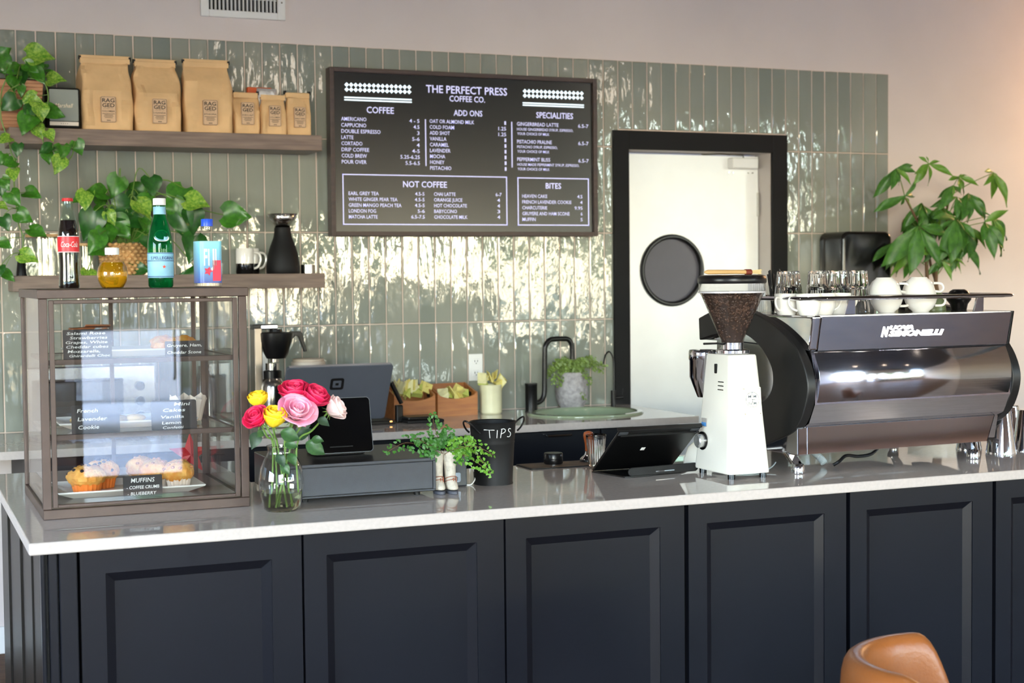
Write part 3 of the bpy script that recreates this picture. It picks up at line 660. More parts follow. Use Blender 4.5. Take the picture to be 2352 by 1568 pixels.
VINE = [(-0.084, 2.423, -0.042, 2.455), (-0.072, 2.423, -0.062, 2.355), (0.021, 2.43, 0.117, 2.425), (0.04, 2.413, 0.073, 2.353), (-0.011, 2.375, 0.009, 2.316), (-0.009, 2.376, -0.059, 2.365), (0.042, 2.369, 0.081, 2.321), (0.098, 2.338, 0.161, 2.34), (-0.008, 2.308, -0.002, 2.268), (-0.025, 2.254, -0.08, 2.211), (0.052, 2.265, -0.007, 2.241), (0.031, 2.245, 0.076, 2.239), (0.055, 2.229, 0.07, 2.167), (0.08, 2.211, 0.15, 2.201), (0.031, 2.225, 0.012, 2.175), (0.028, 2.189, -0.01, 2.122), (0.048, 2.149, 0.064, 2.1), (0.083, 2.127, 0.103, 2.089), (-0.053, 2.1, -0.095, 2.083), (0.102, 2.067, 0.053, 2.048), (0.082, 2.047, 0.088, 2.003), (0.143, 2.073, 0.131, 2.015), (0.134, 2.024, 0.111, 1.963), (0.198, 2.094, 0.215, 2.044), (-0.025, 2.074, -0.033, 2.03), (-0.077, 2.038, -0.091, 1.999), (-0.033, 2.004, -0.085, 1.993), (-0.044, 1.979, -0.045, 1.935), (-0.088, 1.942, -0.067, 1.902), (-0.089, 1.922, -0.09, 1.875), (-0.059, 1.886, -0.032, 1.836), (0.001, 1.889, 0.053, 1.87), (-0.109, 1.835, -0.073, 1.822), (-0.037, 1.807, 0.016, 1.775), (-0.089, 1.79, -0.074, 1.744), (0.013, 1.742, 0.074, 1.719), (-0.1, 1.695, -0.059, 1.67), (-0.028, 1.643, 0.033, 1.62), (-0.093, 1.574, -0.052, 1.549), (-0.102, 1.597, -0.103, 1.568), (-0.024, 2.347, -0.034, 2.295), (0.01, 2.39, 0.058, 2.363)]
VST = [[(-0.063, 2.325), (-0.081, 2.272), (-0.085, 2.185), (-0.073, 2.133), (-0.057, 2.086), (-0.05, 2.04), (-0.039, 2.011), (-0.041, 1.94), (-0.04, 1.882), (-0.035, 1.823), (-0.028, 1.764), (-0.013, 1.711), (-0.017, 1.647)], [(0.027, 2.335), (0.078, 2.325), (0.094, 2.273), (0.09, 2.232), (0.075, 2.213)], [(-0.013, 2.31), (-0.052, 2.285), (-0.081, 2.243), (-0.087, 2.22)], [(0.046, 2.177), (0.068, 2.143), (0.072, 2.084), (0.103, 2.037), (0.105, 2.008)], [(0.124, 1.984), (0.156, 2.003), (0.183, 2.039), (0.186, 2.063)]]
BASK = [(0.378, 1.961, 0.348, 1.884), (0.32, 1.89, 0.251, 1.902), (0.245, 1.902, 0.232, 1.833), (0.238, 1.878, 0.197, 1.863), (0.505, 1.962, 0.516, 1.893), (0.424, 1.901, 0.526, 1.884), (0.644, 1.919, 0.591, 1.83), (0.64, 1.863, 0.722, 1.849), (0.347, 1.845, 0.443, 1.81), (0.278, 1.82, 0.238, 1.714), (0.323, 1.751, 0.307, 1.67), (0.352, 1.788, 0.41, 1.715), (0.439, 1.86, 0.49, 1.797), (0.458, 1.854, 0.54, 1.855), (0.416, 1.804, 0.486, 1.763), (0.617, 1.827, 0.633, 1.722), (0.663, 1.829, 0.678, 1.734), (0.671, 1.719, 0.652, 1.624), (0.594, 1.87, 0.607, 1.788), (0.478, 1.718, 0.514, 1.651), (0.396, 1.645, 0.443, 1.604), (0.418, 1.583, 0.475, 1.582), (0.24, 1.579, 0.248, 1.52), (0.287, 1.723, 0.25, 1.66), (0.695, 1.558, 0.617, 1.559), (0.3, 1.658, 0.248, 1.649), (0.322, 1.821, 0.27, 1.801), (0.325, 1.817, 0.352, 1.768), (0.473, 1.795, 0.503, 1.74), (0.466, 1.881, 0.389, 1.852), (0.31, 1.881, 0.309, 1.837)] + [(0.806, 1.809, 0.906, 1.801)]
def rel(t, pts): return [(x-t.location.x, y-t.location.y, z-t.location.z) for x, y, z in pts]
# pothos in a wooden box on the upper shelf, trailing down
t = thing('trailing_pothos', 'trailing pothos in a wooden box on the upper shelf, vines hanging down left', 'plant', (-.01, -.15, ZU))
b = MB(); b.frustum([(-.066, -.06, .0), (.076, -.06, 0), (.076, .08, 0), (-.066, .08, 0)], [(-.082, -.07, .19), (.096, -.07, .19), (.096, .09, .19), (-.082, .09, .19)])
obj('planter_box', b, wood('ribbed_planter', (190, 138, 100), (160, 110, 76), .6, 'x'), t, smooth=0, bevel=.004)
pb = bpy.data.objects['planter_box']
for k in range(12):
    z = .012+k*.015; e = .0165*z/.19
    b = MB(); b.box(-.068-e, .078+e, -.0655-.011*z/.19, -.0595-.009*z/.19, z, z+.011); obj('rib', b, bpy.data.materials['ribbed_planter'], pb, smooth=0, bevel=.002)
b = MB(); b.box(-.078, .092, -.064, .085, .186, .194); obj('soil', b, SOIL, t)
rn = random.Random(3)
for st in VST:
    pts = bez([(x, -.285+rn.uniform(-.01, .01), z) for x, z in st], 5); pts = [(.0+x*0+v[0], v[1], v[2]) for v in pts for x in (0,)]
    b = MB(); b.tube(rel(t, pts), .0026, 6); obj('vine', b, STEMG, t)
for x in (-.05, .0, .045):
    b = MB(); b.tube(rel(t, bez([(x, -.15, ZU+.19), (x*1.3, -.2, ZU+.25), (x*1.5-.02, -.27, ZU+.19)], 5)), .003, 6); obj('vine', b, STEMG, t)
for k, (xa, za, xb, zb) in enumerate(VINE):
    up_ = za > 2.28; y = -.30+rn.uniform(-.035, .02)+(.05 if up_ else 0)
    me = PL[(1 if k in (2, 10, 11, 16, 18) else k*3 % 5)]
    place_leaf(t, me, (xa, y+.012, za), (xb, y-rn.uniform(-.005, .02), zb), (rn.uniform(-.5, .5), -1, rn.uniform(.1, .8)), wscale=rn.uniform(.95, 1.15), size=1.1)
    b = MB(); sx_ = min((abs(q[0]-xa)+abs(q[1]-za), q) for s_ in VST for q in s_)[1]
    if not up_: b.tube(rel(t, bez([(sx_[0], -.285, sx_[1]), ((sx_[0]+xa)/2, y-.005, max(sx_[1], za)-.004), (xa, y+.012, za)], 4)), .0014, 5); obj('petiole', b, STEMG, t)
# a few leaves to the back of the crown
for k in range(9):
    a = rn.uniform(0, PI); place_leaf(t, PL[k % 5], (.0+.03*math.cos(a), -.12, ZU+.22), (.0+.14*math.cos(a), -.08-.05*rn.random(), ZU+.24+.1*math.sin(a)*rn.random()), (0, -.5, 1))

# pothos in a woven basket on the lower shelf
ZL = 1.5595
t = thing('potted_pothos', 'bushy pothos in a woven wicker basket on the lower shelf', 'plant', (.394, -.135, ZL))
BK = M('wicker', (190, 148, 96), .8, var=.12, vs=20, bump=.5, bs=60)
b = MB(); b.lathe([(0, 0), (.078, 0), (.097, .128), (.09, .128), (.074, .01), (0, .01)], 32); bk = obj('basket', b, BK, t)
b = MB()
for r_ in range(9):
    z = .008+r_*.0145; R = .079+.019*z/.128; n = 22
    for k in range(n):
        a = 2*PI*(k+(r_ % 2)*.5)/n; b.ell((R*math.cos(a), R*math.sin(a), z), .011, .011, .0085, 6, 4)
o = obj('weave', b, BK, bk, smooth=80, kind='stuff')
b = MB(); b.cyl((0, 0), .09, .108, .116); obj('soil', b, SOIL, t)
for k, (xa, za, xb, zb) in enumerate(BASK):
    far = k in (4, 5, 26, 29, 30); y = -.19+rn.uniform(-.045, .03)+(.06 if far else 0); y = max(y, -.235)
    if za < 1.75: y -= .03
    me = PL[(2 if k in (8, 9, 15, 16, 17, 19, 20, 21) else k*3 % 5)]
    place_leaf(t, me, (xa, y+.01, za), (xb, y-rn.uniform(0, .03), zb), (rn.uniform(-.5, .5), -1, rn.uniform(.0, .9)), wscale=rn.uniform(.95, 1.2), size=1.12)
    b = MB(); b.tube(rel(t, bez([(.394+rn.uniform(-.04, .04), -.14, ZL+.11), ((.394+xa)/2, -.16, max(za, 1.72)+.02), (xa, y+.01, za)], 5)), .0022, 5); obj('petiole', b, STEMG, t)
for k in range(10):
    a = rn.uniform(0, 2*PI); place_leaf(t, PL[k % 5], (.394+.05*math.cos(a), -.13, 1.72), (.394+.13*math.cos(a), -.11, 1.78+.09*rn.random()), (.2*math.cos(a), -1, .6))

# ------------------------------------------------------------------ lower shelf items
def glass_canister(loc, r_, h, lab):
    t = thing('glass_canister', lab, 'jar', loc, 0, 'wood-lidded glass canisters'); b = MB()
    b.lathe([(0, .0), (r_, .0), (r_, h), (r_-.003, h), (r_-.003, .004), (0, .004)], 40); obj('jar', b, GLASS, t)
    b = MB(); b.cyl((0, 0), r_+.004, h, h+.012, 40); obj('lid', b, wood('pale_lid', (206, 168, 120), (188, 148, 100), .5), t, bevel=.002)
glass_canister((.083, -.14, ZL), .072, .155, 'clear glass canister with wooden lid, left of the cola bottle')
glass_canister((.250, -.095, ZL), .04, .12, 'smaller clear glass canister behind the wicker basket')
for k, (x, y, lab) in enumerate([(.898, -.15, 'white mug with black glazed base, left of two on the lower shelf'), (.932, -.105, 'white mug with black glazed base, right of two on the lower shelf')]):
    t = thing('mug', lab, 'mug', (x, y, ZL), 0, 'two-tone mugs')
    b = MB(); b.lathe([(0, 0), (.036, 0), (.038, .005), (.038, .044)], 32); obj('base_glaze', b, M('black_glaze%d' % k, (12, 12, 13), .1, var=0), t)
    b = MB(); b.lathe([(.0381, .044), (.038, .1), (.036, .1085), (.033, .1085), (.034, .01), (0, .01)], 32); obj('cup', b, CERAM, t)
    b = MB(); b.tube(bez([(.035, 0, .092), (.062, 0, .085), (.068, 0, .058), (.056, 0, .03), (.036, 0, .022)], 5), .005, 8); b.mi = 0; obj('handle', b, CERAM, t)
t = thing('carafe', 'matte black coffee carafe with a steel pour-over cone on the lower shelf', 'carafe', (1.066, -.14, ZL))
b = MB(); b.lathe([(0, 0), (.068, 0), (.0715, .006), (.0715, .03), (.066, .075), (.055, .115), (.04, .155), (.0345, .185), (.034, .19), (0, .19)], 48); obj('body', b, BLACKM, t)
b = MB(); b.lathe([(.035, .145), (.036, .19), (.034, .198), (.03, .198), (0, .19)], 40); obj('collar', b, BLACKM, t)
b = MB(); b.lathe([(.026, .19), (.064, .256)], 48); obj('dripper_cone', b, STEEL, t, solid=.0012)
t = thing('steel_cup', 'tiny steel cup at the right end of the lower shelf', 'cup', (1.173, -.15, ZL)); b = MB(); b.lathe([(0, 0), (.031, 0), (.031, .037), (.029, .037), (.029, .003), (0, .003)], 32); obj('cup', b, STEEL, t)
t = thing('pepper_mill', 'small black tapered holder at the left end of the lower shelf', 'holder', (-.012, -.16, ZL)); b = MB(); b.lathe([(0, 0), (.022, 0), (.012, .085), (.006, .095), (0, .095)], 20); obj('body', b, BLACKS, t)

# ------------------------------------------------------------------ money tree beside the tiles
MONEY = [((4.214, 2.067), [(4.157, 2.103), (4.208, 2.106), (4.278, 2.087), (4.33, 2.012), (4.243, 1.961), (4.138, 1.97), (4.112, 2.019)]), ((4.012, 2.04), [(4.1, 2.06), (4.103, 2.026), (4.056, 1.968), (4.012, 1.963), (3.949, 1.941), (3.906, 1.899)]), ((4.434, 2.011), [(4.438, 2.024), (4.363, 1.996), (4.389, 1.973), (4.422, 1.936), (4.504, 1.919), (4.517, 1.972), (4.464, 2.021)]), ((4.626, 2.032), [(4.54, 2.042), (4.54, 1.97), (4.643, 1.899), (4.701, 1.865), (4.66, 2.004)]), ((4.35, 1.962), [(4.221, 1.84), (4.337, 1.909), (4.422, 1.921), (4.389, 1.931), (4.272, 1.903)]), ((4.418, 1.91), [(4.462, 1.767), (4.389, 1.799), (4.285, 1.861), (4.318, 1.893), (4.501, 1.863)]), ((4.144, 1.912), [(4.208, 1.984), (3.974, 1.848), (4.202, 1.868), (4.144, 1.865), (4.234, 1.924)]), ((4.547, 1.783), [(4.634, 1.848), (4.568, 1.602), (4.488, 1.693), (4.702, 1.655), (4.635, 1.65), (4.494, 1.863)]), ((4.62, 1.816), [(4.729, 1.617), (4.762, 1.703), (4.709, 1.628), (4.58, 1.842)]), ((4.132, 1.761), [(3.931, 1.569), (4.05, 1.526), (4.318, 1.73), (4.228, 1.561), (4.012, 1.516), (4.176, 1.819)]), ((4.376, 1.799), [(4.305, 1.577), (4.488, 1.682), (4.449, 1.629), (4.273, 1.745), (4.215, 1.814), (4.241, 1.588)]), ((4.501, 1.693), [(4.482, 1.57), (4.436, 1.629), (4.635, 1.532), (4.528, 1.607), (4.581, 1.682)]), ((4.241, 1.667), [(4.177, 1.578), (4.331, 1.587), (4.299, 1.63), (4.138, 1.63)]), ((4.177, 1.599), [(4.113, 1.515), (4.088, 1.578), (4.132, 1.609)]), ((4.331, 1.598), [(4.377, 1.497), (4.397, 1.571), (4.293, 1.535), (4.26, 1.524)]), ((4.462, 1.608), [(4.397, 1.6), (4.449, 1.555), (4.528, 1.533), (4.502, 1.575)])]
t = thing('money_tree', 'leafy money tree standing behind the espresso machine near the wall', 'plant', (4.33, -.42, 0))
b = MB(); b.lathe([(0, .9), (.13, .9), (.16, 1.2), (.15, 1.2), (.14, 1.16), (0, 1.16)], 32); obj('pot', b, CERAM, t)
b = MB(); b.cyl((0, 0), .145, 1.15, 1.17); obj('soil', b, SOIL, t)
b = MB(); b.box(-.2, .2, -.2, .2, .0, .9)
st = thing('plant_stand', 'dark cabinet under the money tree by the wall', 'stand', (4.33, -.42, 0)); obj('cabinet', b, BLACKM, st, smooth=0); bpy.data.objects['cabinet.001'].name = 'body'
tr1 = [(4.31, -.42, 1.16), (4.30, -.42, 1.48), (4.335, -.4, 1.6), (4.39, -.38, 1.72), (4.41, -.37, 1.91)]; tr2 = [(4.30, -.43, 1.16), (4.25, -.42, 1.48), (4.25, -.4, 1.7), (4.2, -.38, 1.82), (4.15, -.37, 1.91)]
for tr in (tr1, tr2, [(4.33, -.42, 1.16), (4.325, -.4, 1.45), (4.31, -.36, 1.6), (4.305, -.36, 1.79)]):
    b = MB(); P = bez(tr, 6); b.tube(rel(t, P), [.011-.007*i/len(P) for i in range(len(P))], 8); obj('trunk', b, STEMB, t)
rm_ = random.Random(77)
for _ in range(11):
    hx, hz = rm_.uniform(4.17, 4.62), rm_.uniform(1.66, 1.93)
    MONEY.append(((hx, hz), [(hx+math.cos(a)*rm_.uniform(.07, .13), hz-.05+math.sin(a)*.07-rm_.uniform(0, .06)) for a in [math.radians(200+28*j) for j in range(6)]]))
trunkpts = [q for tr in (tr1, tr2) for q in bez(tr, 6)]
for k, (h, tips) in enumerate(MONEY):
    y = -.40+rn.uniform(-.12, .06)+(.1 if k > 15 else 0); H_ = Vector((h[0], y, h[1]))
    q = min(trunkpts, key=lambda p: (p[0]-h[0])**2+(p[2]-(h[1]-.12))**2)
    b = MB(); b.tube(rel(t, bez([q, ((q[0]+h[0])/2, (q[1]+y)/2, (q[2]+h[1])/2+.01), H_], 5)), .0022, 5); obj('petiole', b, STEMG, t)
    for j, (x, z) in enumerate(tips):
        me = ML[1 if (k in (0, 2, 3, 15) or (k*5+j) % 7 == 0) else 0]
        place_leaf(t, me, H_, (x, y-rn.uniform(-.03, .07), z), (rn.uniform(-.4, .4), -1, rn.uniform(.1, .9)), 'leaflet', wscale=rn.uniform(.68, .9))

# ------------------------------------------------------------------ glass display case
cs = thing('display_case', 'bronze-framed glass pastry display case at the left end of the counter', 'display case', (-.155, -2.432, ZT))
W, D, H = .545, .56, .602
def bar(par, name, x0, x1, y0, y1, z0, z1, m=BRONZE, bev=.002):
    b = MB(); b.box(x0, x1, y0, y1, z0, z1); return obj(name, b, m, par, smooth=0, bevel=bev)
bar(cs, 'base_frame', 0, W, 0, D, .0, .026)
bar(cs, 'top_panel', -.004, W+.004, -.004, D, .578, .602)
for x0, x1 in ((0, .022), (W-.022, W)):
    bar(cs, 'corner_post', x0, x1, 0, .014, .026, .578); bar(cs, 'corner_post', x0, x1 if x0 else .014, D-.014, D, .026, .578)
# inner front door frame
b = MB()
for (xa, xb, za, zb) in ((.025, .038, .03, .574), (W-.038, W-.025, .03, .574), (.038, W-.038, .03, .038), (.038, W-.038, .564, .574)): b.box(xa, xb, .002, .014, za, zb)
obj('front_door_frame', b, BRONZE, cs, smooth=0, bevel=.0015)
b = MB(); b.box(.038, W-.038, .006, .009, .038, .564); obj('front_pane', b, CASEG, cs, smooth=0)
for x in (.006, W-.009):
    b = MB(); b.box(x, x+.003, .014, D-.014, .026, .578); obj('side_pane', b, GLASS, cs, smooth=0)
b = MB(); b.box(.014, W-.014, D-.008, D-.005, .026, .578); obj('rear_pane', b, GLASS, cs, smooth=0)
b = MB(); b.box(.25, .262, D-.02, D-.012, .03, .574); b.box(W-.05, W-.038, D-.02, D-.012, .03, .574); obj('rear_door_stile', b, BRONZE, cs, smooth=0, bevel=.001)
for z in (.30, .44):
    pass
for z in (.209, .407):
    b = MB(); b.box(.022, W-.022, .022, .034, z-.004, z+.010); b.box(.022, W-.022, D-.05, D-.038, z-.004, z+.006); b.box(.022, .032, .034, D-.05, z-.004, z+.006); b.box(W-.032, W-.022, .034, D-.05, z-.004, z+.006)
    sh = obj('shelf_rim', b, BRONZE, cs, smooth=0, bevel=.001)
    b = MB(); b.box(.030, W-.030, .034, D-.05, z, z+.005); obj('shelf_pane', b, GLASS, sh, smooth=0)
b = MB(); b.box(.022, W-.022, .02, D-.02, .0262, .030); obj('floor_liner', b, M('case_floor', (120, 108, 98), .25, .2), cs, smooth=0)
def cw(x, y, z): return (-.155+x, -2.432+y, ZT+z)
def platter(x, y, z, w_, d_, lab, rz=0):
    t = thing('platter', lab, 'plate', cw(x, y, z), rz, 'white rectangular platters in the display case')
    b = MB(); o_ = [(-w_/2, -d_/2), (w_/2, -d_/2), (w_/2, d_/2), (-w_/2, d_/2)]; i_ = [(a*.78, c*.74) for a, c in o_]
    b.add([(a, c, .022) for a, c in o_]+[(a, c, .006) for a, c in i_]+[(a*.99, c*.99, .017) for a, c in o_]+[(a, c, .0) for a, c in i_],
          [(0, 1, 5, 4), (1, 2, 6, 5), (2, 3, 7, 6), (3, 0, 4, 7), (4, 5, 6, 7), (0, 8, 9, 1), (1, 9, 10, 2), (2, 10, 11, 3), (3, 11, 8, 0), (8, 12, 13, 9), (9, 13, 14, 10), (10, 14, 15, 11), (11, 15, 12, 8), (12, 15, 14, 13)])
    obj('dish', b, CERAM, t, smooth=25, bevel=.0015)
platter(.25, .25, .0302, .40, .25, 'white rectangular platter holding the muffins on the case floor')
platter(.25, .27, .2145, .38, .22, 'white rectangular platter on the middle case shelf')
platter(.27, .27, .4125, .36, .22, 'white rectangular platter on the top case shelf')
def board(name, x, y, z, w_, h_, lines, lab, m=BOARD, r_=.003):
    t = thing(name, lab, 'sign', cw(x, y, z), 0, 'chalk signs in the display case'); t.rotation_euler = (math.radians(-6), 0, 0)
    b = MB(); b.prism(rrect(-w_/2, w_/2, .0, h_, r_), -.0025, .0025); obj('board', b, m, t, smooth=0)
    b = MB()
    for s, xa, xb, zc, c in lines: letters(b, s, xa, xb, zc, c, shear=.15, y=-.0031, bold=.005)
    obj('chalk_writing', b, CHALK, t, smooth=0, recalc=False)
board('chalk_sign', .128, .055, .4125, .125, .082, [('Salami Rose', -.053, .047, .072, .0075), ('Strawberries', -.045, .052, .060, .0075), ('Grapes, White', -.056, .052, .048, .0075), ('Cheddar cubes', -.055, .054, .036, .0075), ('Mozzarella,', -.052, .032, .024, .0075), ('Ghirardelli Choc', -.048, .058, .012, .0065)], 'black chalk sign listing a charcuterie on the top shelf of the case')
board('chalk_sign', .385, .055, .4125, .105, .045, [('Gruyere, Ham,', -.048, .046, .033, .008), ('Cheddar Scone', -.048, .044, .014, .008)], 'black chalk sign for the ham scone on the top shelf of the case')
board('chalk_sign', .145, .055, .2145, .125, .078, [('French', -.048, .006, .063, .010), ('Lavender', -.047, .030, .041, .010), ('Cookie', -.046, .008, .019, .010)], 'black chalk sign reading French Lavender Cookie on the middle shelf', r_=.006)
board('chalk_sign', .353, .055, .2145, .122, .082, [('Mini', .0, .044, .071, .009), ('Cakes', -.03, .03, .055, .009), ('Vanilla', -.036, .026, .037, .008), ('Lemon', -.034, .018, .021, .008), ('Confetti', -.032, .024, .008, .007)], 'black rounded chalk sign for mini cakes on the middle shelf', r_=.006)
board('chalk_sign', .272, .10, .0302, .105, .060, [('MUFFINS', -.032, .032, .047, .012), ('- COFFEE CRUMB', -.044, .044, .028, .0085), ('- BLUEBERRY', -.042, .036, .011, .0085)], 'black sign reading MUFFINS leaning on the lower platter')
STREU = M('streusel', (176, 116, 66), .8, var=.1, vs=60)
MUF = M('muffin_crumb', (214, 138, 52), .7, var=.12, vs=30, bump=.5, bs=80, col2=(226, 176, 92)); PAPER = M('baking_paper', (222, 206, 190), .7, var=.04); BERRY = M('blueberry', (30, 16, 26), .4)
def muffin(x, y, z, lab, paper, r_=.042, blue=False):
    t = thing('muffin', lab, 'muffin', cw(x, y, z), random.uniform(0, 6), 'muffins on the lower platter')
    b = MB(); n = 40; P = []
    for i in range(n):
        k = .0012 if i % 2 else -.0012; a = 2*PI*i/n; P.append([((r_*.74+k)*math.cos(a), (r_*.74+k)*math.sin(a), 0), ((r_*.96+k)*math.cos(a), (r_*.96+k)*math.sin(a), .042)])
    P.append(P[0]); b.grid(P); obj('paper_cup', b, paper, t)
    b = MB(); b.ell((0, 0, .046), r_*1.12, r_*1.12, .034, 28, 14, .16, 3.2); obj('crown', b, MUF, t)
    for k in range(16 if blue else 10):
        a = random.uniform(0, 6.28); e = math.radians(random.uniform(12, 80)); b = MB(); b.ell((r_*1.12*math.cos(e)*math.cos(a), r_*1.12*math.cos(e)*math.sin(a), .046+.034*math.sin(e)), .0055, .0055, .0045, 8, 6); obj('berry' if blue else 'crumb_bit', b, BERRY if blue else STREU, t)
OP = M('orange_paper', (226, 120, 40), .6, var=.04)
muffin(.135, .20, .037, 'blueberry muffin in orange paper at the left of the lower platter', OP, .046, True)
muffin(.19, .30, .037, 'blueberry muffin at the back left of the lower platter', OP, .042, True)
muffin(.33, .24, .037, 'crumb muffin on the right of the lower platter', PAPER)
muffin(.385, .19, .037, 'crumb muffin at the right end of the lower platter', PAPER, .038)
muffin(.30, .32, .037, 'crumb muffin at the back right of the lower platter', PAPER, .036)
t = thing('wrapped_cake', 'small cake in folded white paper on the middle shelf, right side', 'cake', cw(.425, .25, .222), .3)
b = MB(); b.lathe([(0, 0), (.032, 0), (.036, .04), (0, .045)], 20); obj('cake', b, MUF, t)
b = MB(); P = []
for k in range(5):
    P.append([((.035+.004*k+.006*math.sin(i*2.1))*math.cos(2*PI*i/20), (.035+.004*k+.006*math.sin(i*2.1))*math.sin(2*PI*i/20), .017*k*(1+.12*(k == 4)*math.sin(i*1.9))) for i in range(20)])
b.grid(P, closed=True); obj('paper_wrap', b, PAPER, t, smooth=20)
for k, (x, y) in enumerate([(.36, .21), (.42, .26), (.37, .31)]):
    t = thing('scone', ['golden cheese scone at the front of the top shelf', 'golden cheese scone at the right of the top shelf', 'golden cheese scone at the back of the top shelf'][k], 'scone', cw(x, y, .42), k, 'scones on the top shelf'); b = MB(); b.ell((0, 0, .022), .04, .034, .023, 24, 12, .22, 2.2); obj('crumb', b, MUF, t)
for k in range(4):
    t = thing('cookie', ['pale round cookie at the left of the middle platter', 'pale round cookie leaning second on the middle platter', 'pale round cookie third on the middle platter', 'pale round cookie near the middle of the platter'][k], 'cookie', cw(.13+.05*k, .27, .222), k, 'lavender cookies'); b = MB(); b.ell((0, 0, .012), .03, .03, .011, 20, 8, .05); obj('crumb', b, M('cookie_dough%d' % k, (226, 190, 130), .7, var=.06, vs=30), t)
t = thing('charcuterie_bowl', 'small tray of brown crackers on the top shelf behind the long sign', 'tray', cw(.16, .27, .4345)); rn = random.Random(5)
b = MB(); b.lathe([(0, 0), (.05, 0), (.062, .02), (.059, .02), (.048, .003), (0, .003)], 24); obj('bowl', b, GLASS, t)
for k in range(9):
    a = rn.uniform(0, 6.3); b = MB(); b.M = Matrix.Translation((.022*math.cos(a), .022*math.sin(a), .022+.005*k)) @ Matrix.Rotation(rn.uniform(-.5, .5), 4, 'X') @ Matrix.Rotation(a, 4, 'Z'); b.box(-.035, .035, -.012, .012, -.002, .002); obj('cracker', b, M('cracker%d' % k, (150, 92, 56), .5, var=.1, vs=30), t, bevel=.002)

# ------------------------------------------------------------------ bottles on the case
ZB = ZT+.6021
t = thing('cola_bottle', 'glass cola bottle with red cap and red label on the display case', 'bottle', (-.062, -2.30, ZB))
out = [(0, .002), (.026, .002), (.0275, .008), (.0265, .03), (.0255, .06), (.0272, .1), (.0278, .13), (.0262, .16), (.0215, .185), (.0165, .205), (.0138, .225), (.0135, .238)]
b = MB(); b.lathe(out, 48); obj('glass_bottle', b, thin_glass('cola_glass', (.86, .95, .9), 1.0), t)
b = MB(); b.lathe([(0, .004)]+[(r_-.0012, z) for r_, z in out[1:9]]+[(0, .1855)], 48); obj('cola', b, M('cola', (22, 8, 6), .04, var=0, coat=1), t)
b = MB(); b.lathe([(.0279, .098), (.02845, .13), (.0278, .142)], 48); lb = obj('label', b, M('red_label', (212, 34, 44), .4, var=0), t)
b = MB()
for z0, z1 in ((.0985, .1), (.1405, .142)): b.lathe([(.0284, z0), (.02865, z0), (.0284, z1)], 48)
def wrap_letters(b, s, R, a0, a1, zc, cap, bold=.01, shear=0, sl=0):
    q = MB(); letters(q, s, a0*R, a1*R, zc, cap, bold=bold, shear=shear)
    b.add([(R*math.sin(x/R), -R*math.cos(x/R), z+sl*x) for x, y, z in q.v], q.f)
wrap_letters(b, 'Coca-Cola', .0292, -.82, .82, .12, .015, shear=.35, bold=.0)
obj('label_script', b, CHALK, lb, recalc=False)
b = MB(); n = 42; P = []
for i in range(n+1):
    a = 2*PI*i/n; k = .0008*(i % 2); P.append([((.0148+k)*math.cos(a), (.0148+k)*math.sin(a), .236), ((.0138)*math.cos(a), .0138*math.sin(a), .244), (0, 0, .2455)])
b.grid(P); obj('crown_cap', b, M('red_cap', (200, 46, 50), .35), t)
t = thing('apple_juice_bottle', 'round apple-shaped bottle of golden juice with white cap', 'bottle', (.052, -2.30, ZB))
pr = [(0, .001), (.024, .001), (.03, .004), (.0385, .02), (.0415, .038), (.039, .056), (.031, .071), (.02, .08), (.0165, .086), (.0165, .093)]
b = MB(); b.lathe(pr, 48); obj('glass_bottle', b, GLASS, t)
AP = M('apple_juice', (236, 176, 20), .03, var=0, coat=.6); AP.node_tree.nodes['Principled BSDF'].inputs['Transmission Weight'].default_value = .75
b = MB(); b.lathe([(0, .002)]+[(r_-.0012, z) for r_, z in pr[1:7]]+[(0, .0712)], 48); obj('juice', b, AP, t)
b = MB(); b.lathe([(0, .111), (.0175, .111), (.019, .109), (.019, .092), (0, .092)], 32); obj('screw_cap', b, WHITEP, t)
t = thing('sparkling_water_bottle', 'green sparkling water bottle with pale blue labels and white cap', 'bottle', (.182, -2.30, ZB))
pr = [(0, .001), (.030, .001), (.0335, .006), (.0345, .03), (.0345, .105), (.034, .125), (.029, .155), (.0225, .18), (.0165, .2), (.0155, .226)]
GB = M('green_bottle', (10, 120, 60), .02, var=0, trans=.85, ior=1.35); b = MB(); b.lathe(pr, 48); obj('glass_bottle', b, GB, t)
LB = M('pale_blue_label', (140, 190, 214), .5, var=.04, vs=30)
b = MB(); b.lathe([(.0347, .028), (.0353, .029), (.0353, .096), (.0347, .097)], 48); lb = obj('label', b, LB, t)
b = MB(); wrap_letters(b, 'S.PELLEGRINO', .0357, -.95, 1.15, .082, .008, bold=.02); 
for z in (.0305, .0735, .0945): b.lathe([(.0356, z), (.0358, z+.0008), (.0356, z+.0016)], 48)
obj('label_lettering', b, M('label_navy', (34, 50, 110), .5, var=0), lb, recalc=False)
b = MB(); q = []
for i in range(10):
    a = PI/2+2*PI*i/10; rr = .0062 if i % 2 == 0 else .0025; q.append((rr*math.cos(a), .058+rr*math.sin(a)))
R = .0358; b.add([(R*math.sin((x+.004)/R), -R*math.cos((x+.004)/R), z) for x, z in q], [tuple(range(10))]); obj('red_star', b, M('star_red', (226, 80, 50), .5, var=0), lb, smooth=0, recalc=False)
b = MB(); N_ = 28
for rr, yy in ((1.0, 0), (.84, -.0004)):
    b.mi = 0 if rr == 1 else 1
    pts = [(.0205*rr*math.copysign(abs(math.cos(2*PI*i/N_))**.8, math.cos(2*PI*i/N_)), .016*rr*math.copysign(abs(math.sin(2*PI*i/N_))**.9, math.sin(2*PI*i/N_))) for i in range(N_)]
    cone = lambda x, z: (math.sin(x/.029)*(.0305-(z)*.38), -math.cos(x/.029)*(.0305-z*.38)+yy, z+.143)
    b.add([cone(x, z) for x, z in pts], [tuple(range(N_))])
